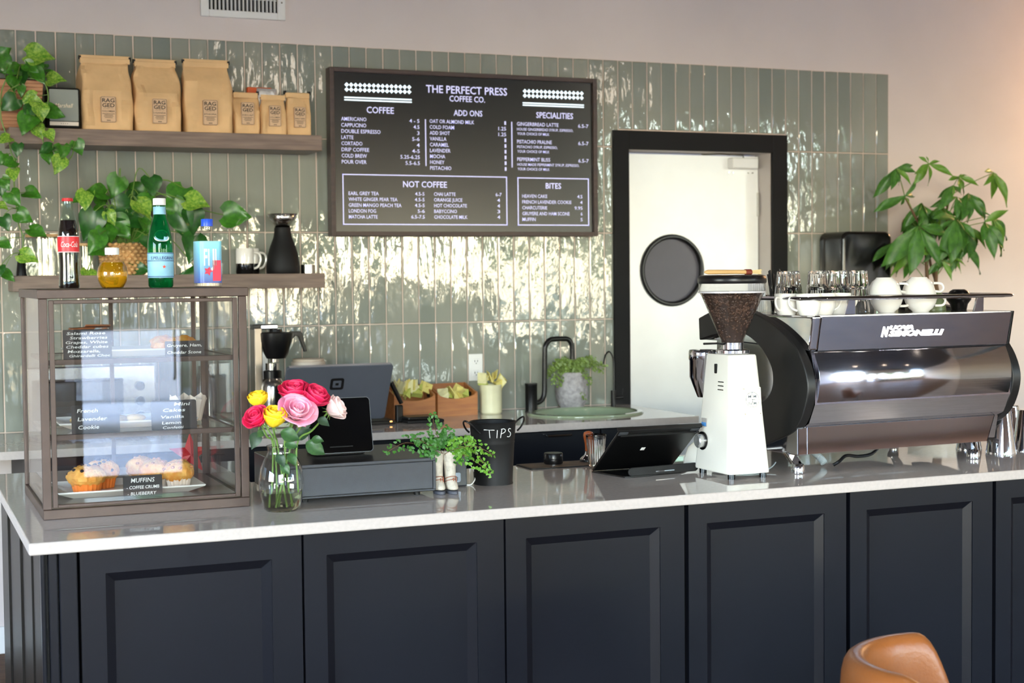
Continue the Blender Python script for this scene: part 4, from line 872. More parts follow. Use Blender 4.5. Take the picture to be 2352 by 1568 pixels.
obj('neck_medallion', b, [CHALK, LB], t, smooth=0, recalc=False)
b = MB(); b.lathe([(.017, .202), (.0172, .203), (.0168, .222), (.0162, .223)], 32); obj('neck_label', b, LB, t)
b = MB(); b.lathe([(0, .246), (.0165, .246), (.0175, .244), (.0175, .2275), (0, .2275)], 32); obj('screw_cap', b, WHITEP, t)
t = thing('water_bottle', 'square clear water bottle with blue cap and tropical blue label', 'bottle', (.312, -2.30, ZB), .12)
def sq(r_, z, e=.45, n=40):
    return [(math.copysign(abs(math.cos(2*PI*i/n))**e, math.cos(2*PI*i/n))*r_, math.copysign(abs(math.sin(2*PI*i/n))**e, math.sin(2*PI*i/n))*r_, z) for i in range(n)]
b = MB(); b.grid([sq(.03, .0), sq(.034, .004), sq(.034, .012), sq(.034, .13), sq(.032, .142, .6), sq(.022, .153, .9), sq(.0145, .161, 1), sq(.0145, .172, 1)], closed=True); obj('plastic_bottle', b, GLASS, t)
FJ = M('tropical_label', (70, 170, 225), .35, var=0); nt_ = FJ.node_tree; tc_ = nt_.nodes.new('ShaderNodeTexCoord'); sp = nt_.nodes.new('ShaderNodeSeparateXYZ'); rp_ = nt_.nodes.new('ShaderNodeValToRGB'); mr_ = nt_.nodes.new('ShaderNodeMapRange'); mr_.inputs[2].default_value = .13
nt_.links.new(tc_.outputs['Object'], sp.inputs[0]); nt_.links.new(sp.outputs[2], mr_.inputs[0]); nt_.links.new(mr_.outputs[0], rp_.inputs[0]); nt_.links.new(rp_.outputs[0], nt_.nodes['Principled BSDF'].inputs['Base Color'])
for p_, c_ in ((0, (50, 40, 150)), (.3, (30, 80, 190)), (.75, (60, 180, 230)), (1, (140, 220, 240))):
    e_ = rp_.color_ramp.elements.new(p_) if 0 < p_ < 1 else rp_.color_ramp.elements[0 if p_ == 0 else 1]; e_.position = p_; e_.color = lin(c_)
b = MB(); b.grid([sq(.0344, .012), sq(.0344, .128)], closed=True); lb = obj('label', b, FJ, t)
RP = M('hibiscus_red', (214, 30, 70), .4, var=0)
b = MB(); b.box(.003, .026, -.0354, -.0343, .018, .075); rp2 = obj('red_patch', b, RP, lb, smooth=0)
b = MB()
for a in range(5): b.M = Matrix.Translation((-.010, -.0352, .045)) @ Matrix.Rotation(a*2*PI/5, 4, 'Y'); b.prism([(0, 0), (.006, .004), (.013, 0), (.006, -.004)], -.0004, .0004)
obj('flower_print', b, RP, lb, smooth=0)
b = MB()
for s, xa, z in (('F', -.022, .1), ('I', -.010, .1), ('J', -.002, .1), ('I', .010, .1)): letters(b, s, xa, xa+(.010 if s in 'FJ' else .004), z-.016, .045, bold=.02, y=-.0354)
obj('label_lettering', b, CHALK, lb, smooth=0, recalc=False)
b = MB(); b.lathe([(0, .19), (.0155, .19), (.0165, .188), (.0165, .17), (0, .17)], 32); obj('screw_cap', b, M('blue_cap', (30, 80, 210), .35), t)

# ------------------------------------------------------------------ vase of roses
VX, VY = .452, -2.54
t = thing('glass_vase', 'clear glass vase half filled with water holding the roses', 'vase', (VX, VY, ZT))
vp = [(0, .001), (.044, .001), (.051, .008), (.055, .03), (.0602, .06), (.0608, .085), (.056, .115), (.046, .138), (.0375, .152), (.0355, .16), (.038, .175)]
b = MB(); b.lathe(vp, 64); obj('glass_body', b, thin_glass('vase_glass', (.955, .975, .97), 2.6), t)
b = MB(); P = [[((.038+.0012*math.cos(k*PI/3))*math.cos(2*PI*i/48), (.038+.0012*math.cos(k*PI/3))*math.sin(2*PI*i/48), .175+.0012*math.sin(k*PI/3)) for k in range(6)] for i in range(48)]; P.append(P[0]); b.grid(P, closed=True); obj('rim', b, SOLIDG, t)
WT = M('vase_water', (232, 226, 190), .0, var=0, trans=1, ior=1.15); b = MB(); b.lathe([(0, .004)]+[(r_-.003, z+.003) for r_, z in vp[1:4]]+[(.056, .052), (0, .052)], 48); obj('water', b, WT, t)
def rose(name_lab, c, R_, col1, col2, tilt, stem_end, seed, openn=.5, hgt=1.0, leaves=()):
    t = thing('rose', name_lab, 'flower', c, 0, 'roses in the glass vase'); rn = random.Random(seed)
    pm = bpy.data.materials.get('petal_'+col1[0]) or M('petal_'+col1[0], col1[1], .55, var=0, vs=14, col2=col2, bump=.2, bs=30)
    A = Vector(tilt).normalized(); q = Vector((0, 0, 1)).rotation_difference(A).to_matrix().to_4x4()
    rings = [(3, .18, .85, .10), (4, .36, .95, .25), (5, .58, 1.0, .45), (5, .80, .95, .75), (5, 1.0, .8, 1.1)]
    for ri, (n, rad, hh, flare) in enumerate(rings):
        for k in range(n):
            a0 = 2*PI*k/n+ri*.7+rn.uniform(-.15, .15); b = MB(); b.M = q; P = []; sp_ = (2.4 if ri < 2 else 1.75)*(1+.1*rn.random())
            fl = flare*openn
            for u in range(8):
                f = u/7; row = []
                for v_ in range(9):
                    s = (v_/8-.5)*2; wd = math.sin(PI*min(1, .16+f*.62))**.6 if f < .98 else .88
                    a = a0+s*sp_/2*wd
                    rr = R_*rad*(.34+.66*math.sin(min(1, f*1.25)*PI/2))*(1+fl*max(0, f-.5)**1.3*1.1)+R_*.05*noise.noise(Vector((f*3, s*2, seed+k+ri*7)))
                    z = R_*1.15*hgt*(hh*f*1.25-.55)*(1)-fl*R_*.55*max(0, f-.55)**1.4*(1.2)-R_*.22*abs(s)**2.5*f
                    row.append((rr*math.cos(a), rr*math.sin(a), z))
                P.append(row)
            b.grid(P); obj('petal', b, pm, t, smooth=70, solid=.0006)
    b = MB(); b.M = q; b.lathe([(0, -R_*.85), (R_*.2, -R_*.8), (R_*.26, -R_*.62), (R_*.3, -R_*.5), (0, -R_*.45)], 12); obj('calyx', b, STEMG, t)
    for k in range(5):
        b = MB(); b.M = q @ Matrix.Rotation(2*PI*k/5, 4, 'Z'); b.grid([[(R_*.2+R_*.12*u, s*R_*.12*(1-u/4), -R_*.6-R_*.10*u) for s in (-1, 0, 1)] for u in range(5)]); obj('sepal', b, STEMG, t, solid=.0008)
    s0 = -A*R_*.8; e = Vector(stem_end)-Vector(c); nk = Vector((VX-c[0]+.3*(c[0]-VX), VY-c[1], ZT+.175-c[2]))
    mid = nk if nk.z < s0.z-.01 else (s0+e)/2
    b = MB(); b.tube(bez([s0, s0*.5+mid*.5+Vector((0, 0, -.004)), mid, e], 7), .0026, 8); obj('stem', b, STEMG, t)
    for (xa, za, xb, zb) in leaves:
        place_leaf(t, RL[seed % 2], (xa, c[1]-.008, za), (xb, c[1]-.025, zb), (rn.uniform(-.3, .3), -1, .5), 'leaf', 1.05)
RLEAF = [(0, .05), (.12, .24), (.3, .34), (.5, .33), (.7, .24), (.88, .1), (1, 0)]
RL = [leaf_mesh('leaf', RLEAF, m, .25, .2, 0, .6, k) for k, m in enumerate([leaf_mat('rose_leaf', (44, 78, 44), (58, 96, 48), .4), leaf_mat('rose_leaf_dark', (34, 60, 44), (48, 78, 50), .45)])]
FL = [(.391, 1.127, .374, 1.085), (.438, 1.132, .487, 1.112), (.494, 1.108, .54, 1.131), (.518, 1.095, .568, 1.064), (.449, 1.1, .48, 1.093), (.427, 1.072, .444, 1.042), (.458, 1.074, .475, 1.042), (.44, 1.047, .455, 1.02), (.51, 1.135, .526, 1.161), (.551, 1.159, .579, 1.142), (.394, 1.135, .376, 1.122), (.534, 1.104, .563, 1.1)]
YE = ('yellow', (244, 196, 10)); DP = ('deep_pink', (206, 24, 70)); PK = ('pink', (238, 140, 180)); PP = ('pale_pink', (246, 208, 208))
zs = ZT+.012
rose('yellow rose at the upper left of the bouquet', (.397, VY+.02, 1.214), .0262, YE, (252, 214, 40), (-.2, -.1, 1), (.44, VY, zs), 1, .12, 1.1, FL[0:1])
rose('deep pink rose at the far left against the display case', (.381, VY-.03, 1.168), .031, DP, (232, 40, 96), (-.6, -.5, .7), (.425, VY+.01, zs), 2, .45, 1, FL[10:11])
rose('yellow rose in front at the left of the bouquet', (.423, VY-.05, 1.169), .0300, YE, (254, 206, 24), (.1, -.45, 1), (.462, VY-.01, zs), 3, .22, 1.25, FL[5:6])
rose('large open pink rose in the middle of the bouquet', (.486, VY-.05, 1.184), .0405, PK, (246, 190, 206), (.1, -.75, .75), (.478, VY+.01, zs), 4, .8, .82, FL[1:2]+FL[4:5]+FL[6:8])
rose('deep pink rose at the top of the bouquet, left of two', (.500, VY+.03, 1.228), .039, DP, (220, 34, 60), (-.1, -.4, 1), (.45, VY+.02, zs), 5, .35, .95, FL[2:3])
rose('deep pink rose at the top right of the bouquet', (.548, VY-.005, 1.216), .0345, DP, (240, 36, 110), (.4, -.5, .8), (.435, VY-.01, zs), 6, .35, 1.05, FL[3:4]+FL[11:12])
rose('pale blush rose leaning out at the far right of the bouquet', (.601, VY-.01, 1.183), .0305, PP, (252, 226, 222), (.8, -.4, .5), (.50, VY, zs), 7, .4, 1.1, FL[8:10])

# ------------------------------------------------------------------ cash drawer and customer screen
t = thing('cash_drawer', 'dark grey metal cash drawer behind the vase', 'cash drawer', (.487, -2.463, ZT))
GM = M('grey_powder_coat', (46, 50, 58), .38, var=.03, vs=40, bump=.05, bs=400); GMT = M('grey_powder_top', (22, 22, 24), .33, var=.03, bump=.05, bs=400)
b = MB(); b.box(0, .435, .006, .40, .012, .108); obj('housing', b, GMT, t, smooth=0, bevel=.003)
b = MB(); b.box(.0, .435, .001, .007, .014, .019); b.box(.0, .435, .001, .007, .100, .108); b.box(0, .008, .001, .007, .019, .1); b.box(.427, .435, .001, .007, .019, .1); obj('front_frame', b, GM, t, smooth=0, bevel=.001)
b = MB(); b.box(.010, .425, .0, .006, .0205, .0985); obj('drawer_front', b, GM, t, smooth=0, bevel=.0015)
for x in (.06, .39):
    for y in (.04, .36):
        b = MB(); b.cyl((x, y), .009, 0, .013, 16); obj('foot', b, BLACKM, t)
zt = ZT+.1085
t = thing('customer_screen', 'black customer display tablet standing on the cash drawer', 'screen', (.60, -2.28, zt), 0)
b = MB(); b.M = Matrix.Rotation(math.radians(-13), 4, 'X')
b.prism(rrect(0, .192, .004, .168, .012), -.009, 0); obj('slab_body', b, M('aluminium_grey', (120, 124, 130), .3, .8), t, smooth=0, bevel=.001)
b = MB(); b.M = Matrix.Rotation(math.radians(-13), 4, 'X'); b.prism(rrect(.0025, .1895, .0065, .1655, .010), -.0096, -.0088); obj('glass_front', b, BLACKG, t, smooth=0)
b = MB(); b.M = Matrix.Rotation(math.radians(-13), 4, 'X'); b.prism(rrect(.06, .13, .022, .025, .001), -.0102, -.0094); obj('card_slot', b, BLACKM, t, smooth=0)
b = MB(); b.prism([(0, 0), (.12, 0), (.04, .11)], .02, .17, 'x'); obj('stand_wedge', b, BLACKS, t, smooth=0, bevel=.006)
# ------------------------------------------------------------------ boots with maidenhair fern, charging box
BT = M('weathered_boot', (184, 176, 162), .7, var=.08, vs=40, bump=.5, bs=80); BR = M('boot_buckle', (140, 70, 44), .5, var=.1, vs=40); SOLE = M('boot_sole', (60, 62, 72), .6)
t = thing('boot_planter', 'small off-white pair of ceramic boots used as a planter beside the cash drawer', 'planter', (.962, -2.435, ZT), 0)
for k, (ox, oy) in enumerate(((-.022, .012), (.013, 0))):
    b = MB(); P = []
    for z, cy_, rx_, ry_ in ((.010, -.016, .0155, .031), (.022, -.014, .0155, .029), (.034, -.006, .0145, .023), (.046, -.001, .0140, .0185), (.062, 0, .0148, .0175), (.085, 0, .0160, .0185), (.098, 0, .0172, .0190), (.118, 0, .0178, .0192), (.1215, 0, .017, .0182)):
        P.append([(ox+rx_*1.1*math.cos(2*PI*i/22), oy+cy_+ry_*1.05*math.sin(2*PI*i/22), z+.0008*math.sin(i*3)) for i in range(22)])
    b.grid(P, closed=True); b.f.append(tuple(range(22))[::-1]); b.m.append(0); bt = obj('boot', b, BT, t, sub=1)
    b = MB(); b.prism([(ox+.0158*math.cos(2*PI*i/22), oy-.016+.0315*math.sin(2*PI*i/22)) for i in range(22)], 0, .010, 'z'); obj('sole', b, SOLE, bt, bevel=.002)
    b = MB()
    for z in (.034, .043): b.M = Matrix.Translation((ox, oy-.004, z)) @ Matrix.Rotation(-.35, 4, 'X'); b.lathe([(.0164, -.001), (.0172, 0), (.0164, .001)], 22, sy=1.4)
    b.M = Matrix.Identity(4); b.box(ox+.000, ox+.002, oy-.028, oy-.024, .030, .046); b.box(ox+.008, ox+.0105, oy-.026, oy-.022, .031, .047); obj('buckle_strap', b, BR, bt)
    b = MB(); b.lathe([(.0188, .096), (.0200, .1), (.0194, .1215)], 22, c=(ox, oy), sy=1.06); obj('cuff', b, BT, bt)
FERN = [[(.948, 1.031), (.936, 1.072), (.919, 1.113), (.911, 1.145)], [(.944, 1.031), (.893, 1.05), (.834, 1.069), (.771, 1.046)], [(.948, 1.031), (.918, 1.044), (.876, 1.075), (.847, 1.082)], [(.952, 1.03), (.987, 1.045), (1.038, 1.05), (1.09, 1.023)], [(.956, 1.026), (1.004, 1.044), (1.047, 1.025), (1.085, .966)], [(.952, 1.03), (.969, 1.054), (.987, 1.069)], [(.961, 1.028), (1.004, 1.023), (1.047, 1.001), (1.072, .979)], [(.936, 1.072), (.957, 1.087), (.972, 1.098)], [(.956, 1.03), (1.004, 1.056), (1.026, 1.067)], [(.95, 1.03), (.93, 1.05), (.9, 1.06)], [(.956, 1.026), (.99, 1.03), (1.02, 1.02)]]
t = thing('maidenhair_fern', 'bright green maidenhair fern growing out of the little boots', 'plant', (.955, -2.435, 1.033)); rn = random.Random(12)
FE = leaf_mat('fern_green', (44, 96, 30), (58, 112, 34), .5, 30); FEY = leaf_mat('fern_lime', (96, 146, 34), (82, 130, 34), .5, 30)
for k, fr_ in enumerate(FERN):
    y0 = -2.435+rn.uniform(-.02, .02); pts = bez([(x, y0-.012*i, z) for i, (x, z) in enumerate(fr_)], 8); pts = [Vector(p) for p in pts]
    b = MB(); b.mi = 1; b.tube(rel(t, pts), .0009, 5); b.mi = 0
    for i in range(3, len(pts), 1):
        tg = (pts[i]-pts[i-1]).normalized(); nn_ = Vector((-tg.z, 0, tg.x)); sz = .0098*(1-.35*i/len(pts))
        for sd in (-1, 1):
            br = .024*(1-(i/len(pts))**1.5)+.004
            n_l = max(1, int(br/.011))
            for q in range(n_l):
                c_ = pts[i]+(nn_*sd*.9+tg*.5).normalized()*(br*(q+1)/n_l)+Vector((0, rn.uniform(-.006, .006), rn.uniform(-.002, .002)))
                a = rn.uniform(0, 6.3); z_ = Vector((rn.uniform(-.6, .6), -1, rn.uniform(0, .9))).normalized(); x_ = z_.orthogonal().normalized(); y_ = z_.cross(x_)
                vs = [c_]+[c_+(x_*math.cos(a+w_)+y_*math.sin(a+w_))*sz*(1+.12*(j % 2)) for j, w_ in enumerate((-.95, -.5, 0, .5, .95))]
                b.add(rel(t, vs), [(0, 1, 2), (0, 2, 3), (0, 3, 4), (0, 4, 5)])
    obj('frond', b, [FEY if k in (3, 4, 6, 8) else FE, STEMB], t, smooth=0, recalc=False)
t = thing('charging_box', 'dark grey charging box with a cut-out behind the boots', 'box', (1.0, -2.33, ZT), 0)
b = MB(); b.box(0, .068, 0, .10, 0, .093); obj('housing', b, M('slate_plastic', (44, 48, 54), .4), t, smooth=0, bevel=.004)
b = MB(); b.prism(rrect(.02, .047, .014, .042, .005), -.0012, .001); obj('cut_out', b, BLACKG, t, smooth=0)
b = MB(); b.box(.024, .038, -.003, -.001, .018, .03); obj('plug', b, M('plug_grey', (96, 104, 110), .4), t, smooth=0, bevel=.001)
t = thing('white_cable', 'thin white cable looping from the charging box behind the bucket', 'cable', (1.05, -2.30, ZT)); b = MB(); b.tube(bez([(.02, .035, .07), (.04, .02, .062), (.05, 0, .045), (.052, -.01, .02), (.035, -.02, .003), (.019, -.015, .0022)], 8), .0018, 8); obj('cord', b, WHITEP, t)
# ------------------------------------------------------------------ tips bucket
t = thing('tips_bucket', 'matte black metal bucket with loop handles and white hand-lettered TIPS', 'bucket', (1.160, -2.31, ZT), 0)
R0, R1, HB = .0585, .0695, .186
b = MB(); b.lathe([(0, .002), (R0, .002), (R0+.0012, 0), (R0+.0012, .004), (R0, .006), (.0645, .122), (.0658, .126), (.0648, .130), (.066, .136), (R1, .184), (R1+.002, .187), (R1+.0005, .189), (R1-.002, .186), (R0-.003, .01), (0, .01)], 64); obj('pail', b, BLACKM, t)
for a0 in (PI*1.10, PI*.0+.12):
    ca, sa = math.cos(a0), math.sin(a0); tx, ty = -sa, ca; P = []
    for u in range(17):
        f = u/16*PI; o_ = .036*math.sin(f)**.8; s = .026*math.cos(f)
        P.append(((R1+.001+o_)*ca+tx*s, (R1+.001+o_)*sa+ty*s, .158+.038*math.sin(f)))
    b = MB(); b.tube(P, .0028, 8); obj('loop_handle', b, BLACKS, t)
b = MB(); q = MB()
def stroke(pts, wd=.0022):
    Pp = []
    for u, z in pts:
        a = -PI/2-.38+u*1.62/.069; rr = .0665+.003*(z-.14)/.05+.0012; Pp.append((rr*math.cos(a), rr*math.sin(a), z))
    b.tube(Pp, wd/2, 6)
for pts in ([(-.017, .169), (.003, .168)], [(-.0065, .168), (-.0055, .1445)], [(.0085, .168), (.0075, .144)], [(.017, .169), (.0145, .144)], [(.0155, .170), (.021, .171), (.0245, .167), (.023, .161), (.016, .156)], [(.0375, .169), (.034, .171), (.0315, .167), (.033, .162), (.037, .158), (.0375, .151), (.034, .146), (.029, .147)]):
    stroke([tuple(v)[:2] for v in bez([(u, z, 0) for u, z in pts], 5)] if len(pts) > 2 else pts)
obj('white_lettering', b, CHALK, t)

# ------------------------------------------------------------------ bar mat, puck, tamper, ribbed glass
t = thing('bar_mat', 'flat dark mat with worn brown top behind the TIPS bucket', 'mat', (1.385, -2.08, ZT)); b = MB(); b.prism(rrect(0, .26, 0, .135, .01), 0, .004, 'z'); obj('rubber_base', b, BLACKM, t, smooth=0)
b = MB(); b.prism(rrect(.008, .252, .008, .127, .008), .004, .0046, 'z'); obj('worn_top', b, M('worn_leather', (62, 48, 38), .6, var=0, vs=14, col2=(104, 82, 60)), t, smooth=0)
t = thing('coffee_distributor', 'round black coffee distributor with steel foot on the mat', 'tool', (1.492, -2.015, ZT+.0047)); b = MB()
b.lathe([(0, .003), (.0295, .003), (.0315, .006), (.0315, .0185), (.030, .0195), (.0315, .0205), (.0315, .036), (.0295, .039), (0, .039)], 40); obj('body', b, BLACKS, t)
b = MB(); b.cyl((0, 0), .027, 0, .004, 32); obj('steel_foot', b, CHROME, t)
t = thing('tamper', 'coffee tamper with reddish wooden handle and steel base', 'tamper', (1.632, -1.99, ZT+.0047)); b = MB()
b.lathe([(0, 0), (.029, 0), (.029, .007), (.0285, .008)], 40); obj('black_ring', b, BLACKS, t)
b = MB(); b.lathe([(.0285, .008), (.026, .012), (.014, .022), (.011, .034), (.012, .036)], 40); obj('steel_base', b, CHROME, t)
b = MB(); b.lathe([(.012, .036), (.0115, .045), (.0125, .06), (.0165, .078), (.0175, .088), (.015, .097), (.008, .101), (0, .102)], 32); obj('handle', b, wood('rosewood', (164, 84, 40), (130, 60, 28), .25, 'z'), t)
t = thing('ribbed_glass', 'empty ribbed clear tumbler in front of the tablet stand', 'glass', (1.612, -2.09, ZT)); b = MB(); n = 72; P = []
for r_, z, k in ((.0, .002, 0), (.024, .002, 0), (.025, .004, 1), (.032, .092, 1), (.0328, .096, 0), (.0342, .103, 0), (.0338, .105, 0), (.0322, .103, 0), (.0305, .09, 0), (.0228, .008, 0), (0, .008, 0)):
    P.append([((r_+k*.0009*(1 if i % 3 == 0 else -.4))*math.cos(2*PI*i/n), (r_+k*.0009*(1 if i % 3 == 0 else -.4))*math.sin(2*PI*i/n), z) for i in range(n)])
b.grid(P, closed=True); obj('tumbler', b, SOLIDG, t)

# ------------------------------------------------------------------ tablet on its stand
t = thing('tablet_stand', 'black tablet on a folded metal stand, seen from behind', 'tablet', (1.532, -2.225, ZT))
b = MB(); th = math.atan2(.192, .143)
b.M = Matrix.Translation((0, 0, .008)) @ Matrix.Rotation(th, 4, 'X')
Lh = .240; Wt = .285
b.box(0, Wt, -.004, .003, 0, Lh); BS = M('tablet_shell', (10, 10, 11), .32, var=.03); sh_ = obj('back_shell', b, BS, t, smooth=0, bevel=.003)
b = MB(); b.M = Matrix.Translation((0, 0, .008)) @ Matrix.Rotation(th, 4, 'X'); b.box(-.004, Wt+.004, -.003, .010, Lh-.004, Lh+.002); b.box(.01, Wt-.01, -.012, -.004, Lh-.022, Lh-.017); obj('top_lip', b, BS, t, smooth=0, bevel=.001)
b = MB(); b.M = Matrix.Translation((0, 0, .008)) @ Matrix.Rotation(th, 4, 'X'); b.box(.003, .033, -.0065, -.003, Lh-.022, Lh-.006); b.box(Wt-.033, Wt-.003, -.0065, -.003, Lh-.022, Lh-.006); obj('corner_tab', b, M('tab_grey', (52, 54, 58), .4), t, smooth=0, bevel=.001)
b = MB(); b.M = Matrix.Translation((0, 0, .008)) @ Matrix.Rotation(th, 4, 'X'); b.box(.12, .134, -.0046, -.004, .118, .133); obj('square_badge', b, CHALK, t, smooth=0)
b = MB(); b.M = Matrix.Translation((0, 0, .008)) @ Matrix.Rotation(th, 4, 'X'); b.box(.006, Wt-.006, .003, .009, .004, Lh-.004); obj('tablet_body', b, BLACKG, t, smooth=0, bevel=.002)
b = MB(); b.prism([(.0, .004), (Wt, .004), (Wt, -.10), (Wt-.015, -.115)]+[(Wt-.02-.2*k/8, -.115-.045*math.sin(k/8*PI/2)) for k in range(1, 9)][0:0]+[(.245, -.135), (.12, -.158), (.05, -.165), (.035, -.158)], 0, .005, 'z'); obj('base_plate', b, BS, t, smooth=0, bevel=.002)
b = MB(); b.M = Matrix.Translation((.045, -.162, .004)) @ Matrix.Rotation(.10, 4, 'Z'); b.prism(rrect(0, .262, 0, .027, .013), -.003, .003); fl = obj('front_flange', b, BLACKM, t, smooth=0, bevel=.002)
b = MB(); b.M = Matrix.Translation((.045, -.162, .004)) @ Matrix.Rotation(.10, 4, 'Z'); b.box(.10, .17, -.0036, -.003, .008, .011); obj('flange_slot', b, CHROME, fl, smooth=0)
t = thing('drip_tray_plate', 'shallow steel tray beside the grinder foot', 'tray', (1.845, -2.06, ZT)); b = MB(); b.prism([(0, 0), (.012, .006), (.008, .018), (-.004, .022), (-.008, .02), (0, .016), (.002, .008), (-.004, .002)], -.10, .08, 'x'); b.M = Matrix.Identity(4)
b2 = MB(); b2.box(-.075, .08, -.05, .05, 0, .003); b2.box(-.075, .08, -.052, -.05, 0, .02); b2.box(-.075, .08, .05, .052, 0, .02); obj('tray', b2, CHROME, t, smooth=0, bevel=.001)

# ------------------------------------------------------------------ coffee grinder
GX, GY = 1.905, -2.46
WG = M('pearl_white_enamel', (226, 222, 212), .16, var=.01, coat=.7)
t = thing('coffee_grinder', 'white coffee grinder with a clear hopper full of beans', 'grinder', (GX, GY, ZT))
def rr4(x0, x1, y0, y1, z, r_, n=4): return [(x, y, z) for x, y in rrect(x0, x1, y0, y1, r_, n)]
b = MB(); b.grid([rr4(-.080, .066, -.112, .10, .016, .012), rr4(-.082, .067, -.113, .10, .022, .014), rr4(-.070, .054, -.098, .08, .20, .014), rr4(-.058, .042, -.082, .068, .372, .014), rr4(-.055, .039, -.079, .064, .377, .012)], closed=True)
m_ = 20; b.f += [tuple(range(len(b.v)//5))[::-1], tuple(len(b.v)//5*4+i for i in range(len(b.v)//5))]; b.m += [0, 0]
obj('body_shell', b, WG, t, smooth=50)
b = MB(); b.grid([[(-.05+.03*math.cos(a), .085+(.075)*max(0, math.sin(a))**.7-.0, z) if 0 <= a <= PI else (-.05+.03*math.cos(a), .085, z) for a in [PI*i/11 for i in range(12)]] for z in (.016, .06, .075)])
b.M = Matrix.Identity(4)
b2 = MB(); b2.grid([rr4(-.078, -.012, .06, .185, .016, .02), rr4(-.078, -.012, .06, .185, .035, .02), rr4(-.074, -.016, .06, .165, .075, .02), rr4(-.07, -.02, .06, .12, .10, .018)], closed=True); nn = len(b2.v)//4; b2.f += [tuple(range(nn))[::-1], tuple(nn*3+i for i in range(nn))]; b2.m += [0, 0]
obj('rear_base', b2, WG, t, smooth=50)
for x, y in ((-.062, -.095), (.05, -.095), (-.06, .08), (.05, .08)):
    b = MB(); b.cyl((x, y), .0115, 0, .018, 20); obj('foot', b, BLACKG, t)
b = MB(); b.lathe([(0, .376), (.05, .376), (.053, .380), (.053, .388), (.046, .391), (.034, .392), (.034, .412), (0, .412)], 48); obj('burr_collar', b, CHROME, t)
b = MB(); b.tube([(-.03, .0, .407), (-.06, -.01, .411), (-.118, -.03, .412)], [.003, .003, .0035], 8); obj('adjust_lever', b, BLACKS, t)
HG = thin_glass('hopper_plastic', (.93, .93, .94), 1.4)
b = MB(); hp = [(.034, .405), (.036, .42), (.095, .558), (.1015, .568), (.103, .597)]; b.lathe(hp, 64); obj('hopper', b, HG, t)
b = MB(); b.lathe([(.1018, .566), (.1042, .566), (.1042, .571), (.1018, .571)], 64); obj('hopper_band', b, M('band_plastic', (196, 194, 198), .2), t)
b = MB(); b.lathe([(0, .595), (.104, .595), (.106, .599), (.106, .613), (.102, .619), (.09, .622), (0, .622)], 64); obj('hopper_lid', b, BLACKS, t)
BEAN = M('coffee_bean', (72, 50, 38), .42, var=.25, vs=60, coat=.1)
b = MB(); b.lathe([(0, .41), (.031, .41), (.033, .42), (.089, .556), (.094, .562), (0, .566)], 40); bc = obj('bean_core', b, M('bean_dark', (46, 30, 22), .7), t)
rn = random.Random(9); b = MB()
bean = MB(); bean.ell((0, 0, 0), 1, .72, .55, 8, 5); bv = [Vector(v) for v in bean.v]; bf = bean.f
for i in range(1750):
    if i < 1450:
        f = rn.random()**.62; z = .413+.146*f; R_ = .0315+.0585*max(0, (z-.42)/.136) if z > .42 else .0315; a = rn.uniform(0, 2*PI); R_ -= rn.uniform(0, .003); c_ = Vector((R_*math.cos(a), R_*math.sin(a), z)); n_ = Vector((math.cos(a), math.sin(a), -.4)).normalized()
    else:
        q = .093*math.sqrt(rn.random()); a = rn.uniform(0, 2*PI); c_ = Vector((q*math.cos(a), q*math.sin(a), .563+rn.uniform(0, .004))); n_ = Vector((0, 0, 1))
    x_ = n_.orthogonal().normalized(); y_ = n_.cross(x_); th = rn.uniform(0, 6.28); xx = x_*math.cos(th)+y_*math.sin(th); yy = n_.cross(xx); s = rn.uniform(.0044, .0054)
    b.add([c_+(xx*v.x+yy*v.y+n_*v.z)*s for v in bv], bf)
obj('coffee_beans', b, BEAN, t, smooth=180, kind='stuff', recalc=False)
# name plate, vents, sticker, knob, funnel
def onfront(x, z): # front face point, offset outwards
    f = (z-.022)/(.372-.022); return -.113+(.031)*f
b = MB(); th = math.atan2(.031, .35); b.M = Matrix.Translation((.013, onfront(0, .235)-.0012, .235)) @ Matrix.Rotation(-th, 4, 'X')
b.prism(rrect(-.031, .031, -.043, .043, .003), -.0012, .001); pl = obj('badge_plate', b, STEEL, t, smooth=0)
b = MB(); b.M = Matrix.Translation((.013, onfront(0, .235)-.0026, .235)) @ Matrix.Rotation(-th, 4, 'X')
n = 32
for R_ in (.024,): b.add([(R_*math.cos(2*PI*i/n), 0, .005+R_*math.sin(2*PI*i/n)) for i in range(n)]+[((R_-.0015)*math.cos(2*PI*i/n), 0, .005+(R_-.0015)*math.sin(2*PI*i/n)) for i in range(n)], [(i, (i+1) % n, n+(i+1) % n, n+i) for i in range(n)])
b.box(-.0006, .0006, -.0004, .0, -.018, .028); b.box(-.023, .023, -.0004, 0, .0044, .0056)
for s, x, z in (('M', -.014, .015), ('M', .004, .015), ('N', -.014, -.006), ('M', .004, -.006)): letters(b, s, x, x+.010, z, .009, bold=.01)
obj('monogram', b, M('engraving', (70, 76, 88), .3, .6, var=0), pl, smooth=0, recalc=False)
for x in (-.014, .040):
    for z in (.197, .273):
        b = MB(); b.M = Matrix.Translation((x, onfront(0, z)-.002, z)) @ Matrix.Rotation(PI/2, 4, 'X'); b.cyl((0, 0), .0025, -.001, .0015, 10); obj('rivet', b, STEEL, pl)
def onleft(z): f = (z-.022)/.35; return -.082+.024*f
for z in (.268, .28, .292):
    b = MB(); x = onleft(z); b.box(x-.0008, x+.003, -.055, -.022, z, z+.003); obj('vent_slot', b, BLACKG, t, smooth=0)
b = MB(); x = onleft(.33); b.prism(rrect(-.012, .002, .318, .348, .004), x-.0025, x+.002, 'x'); obj('rocker_switch', b, BLACKS, t, smooth=0)
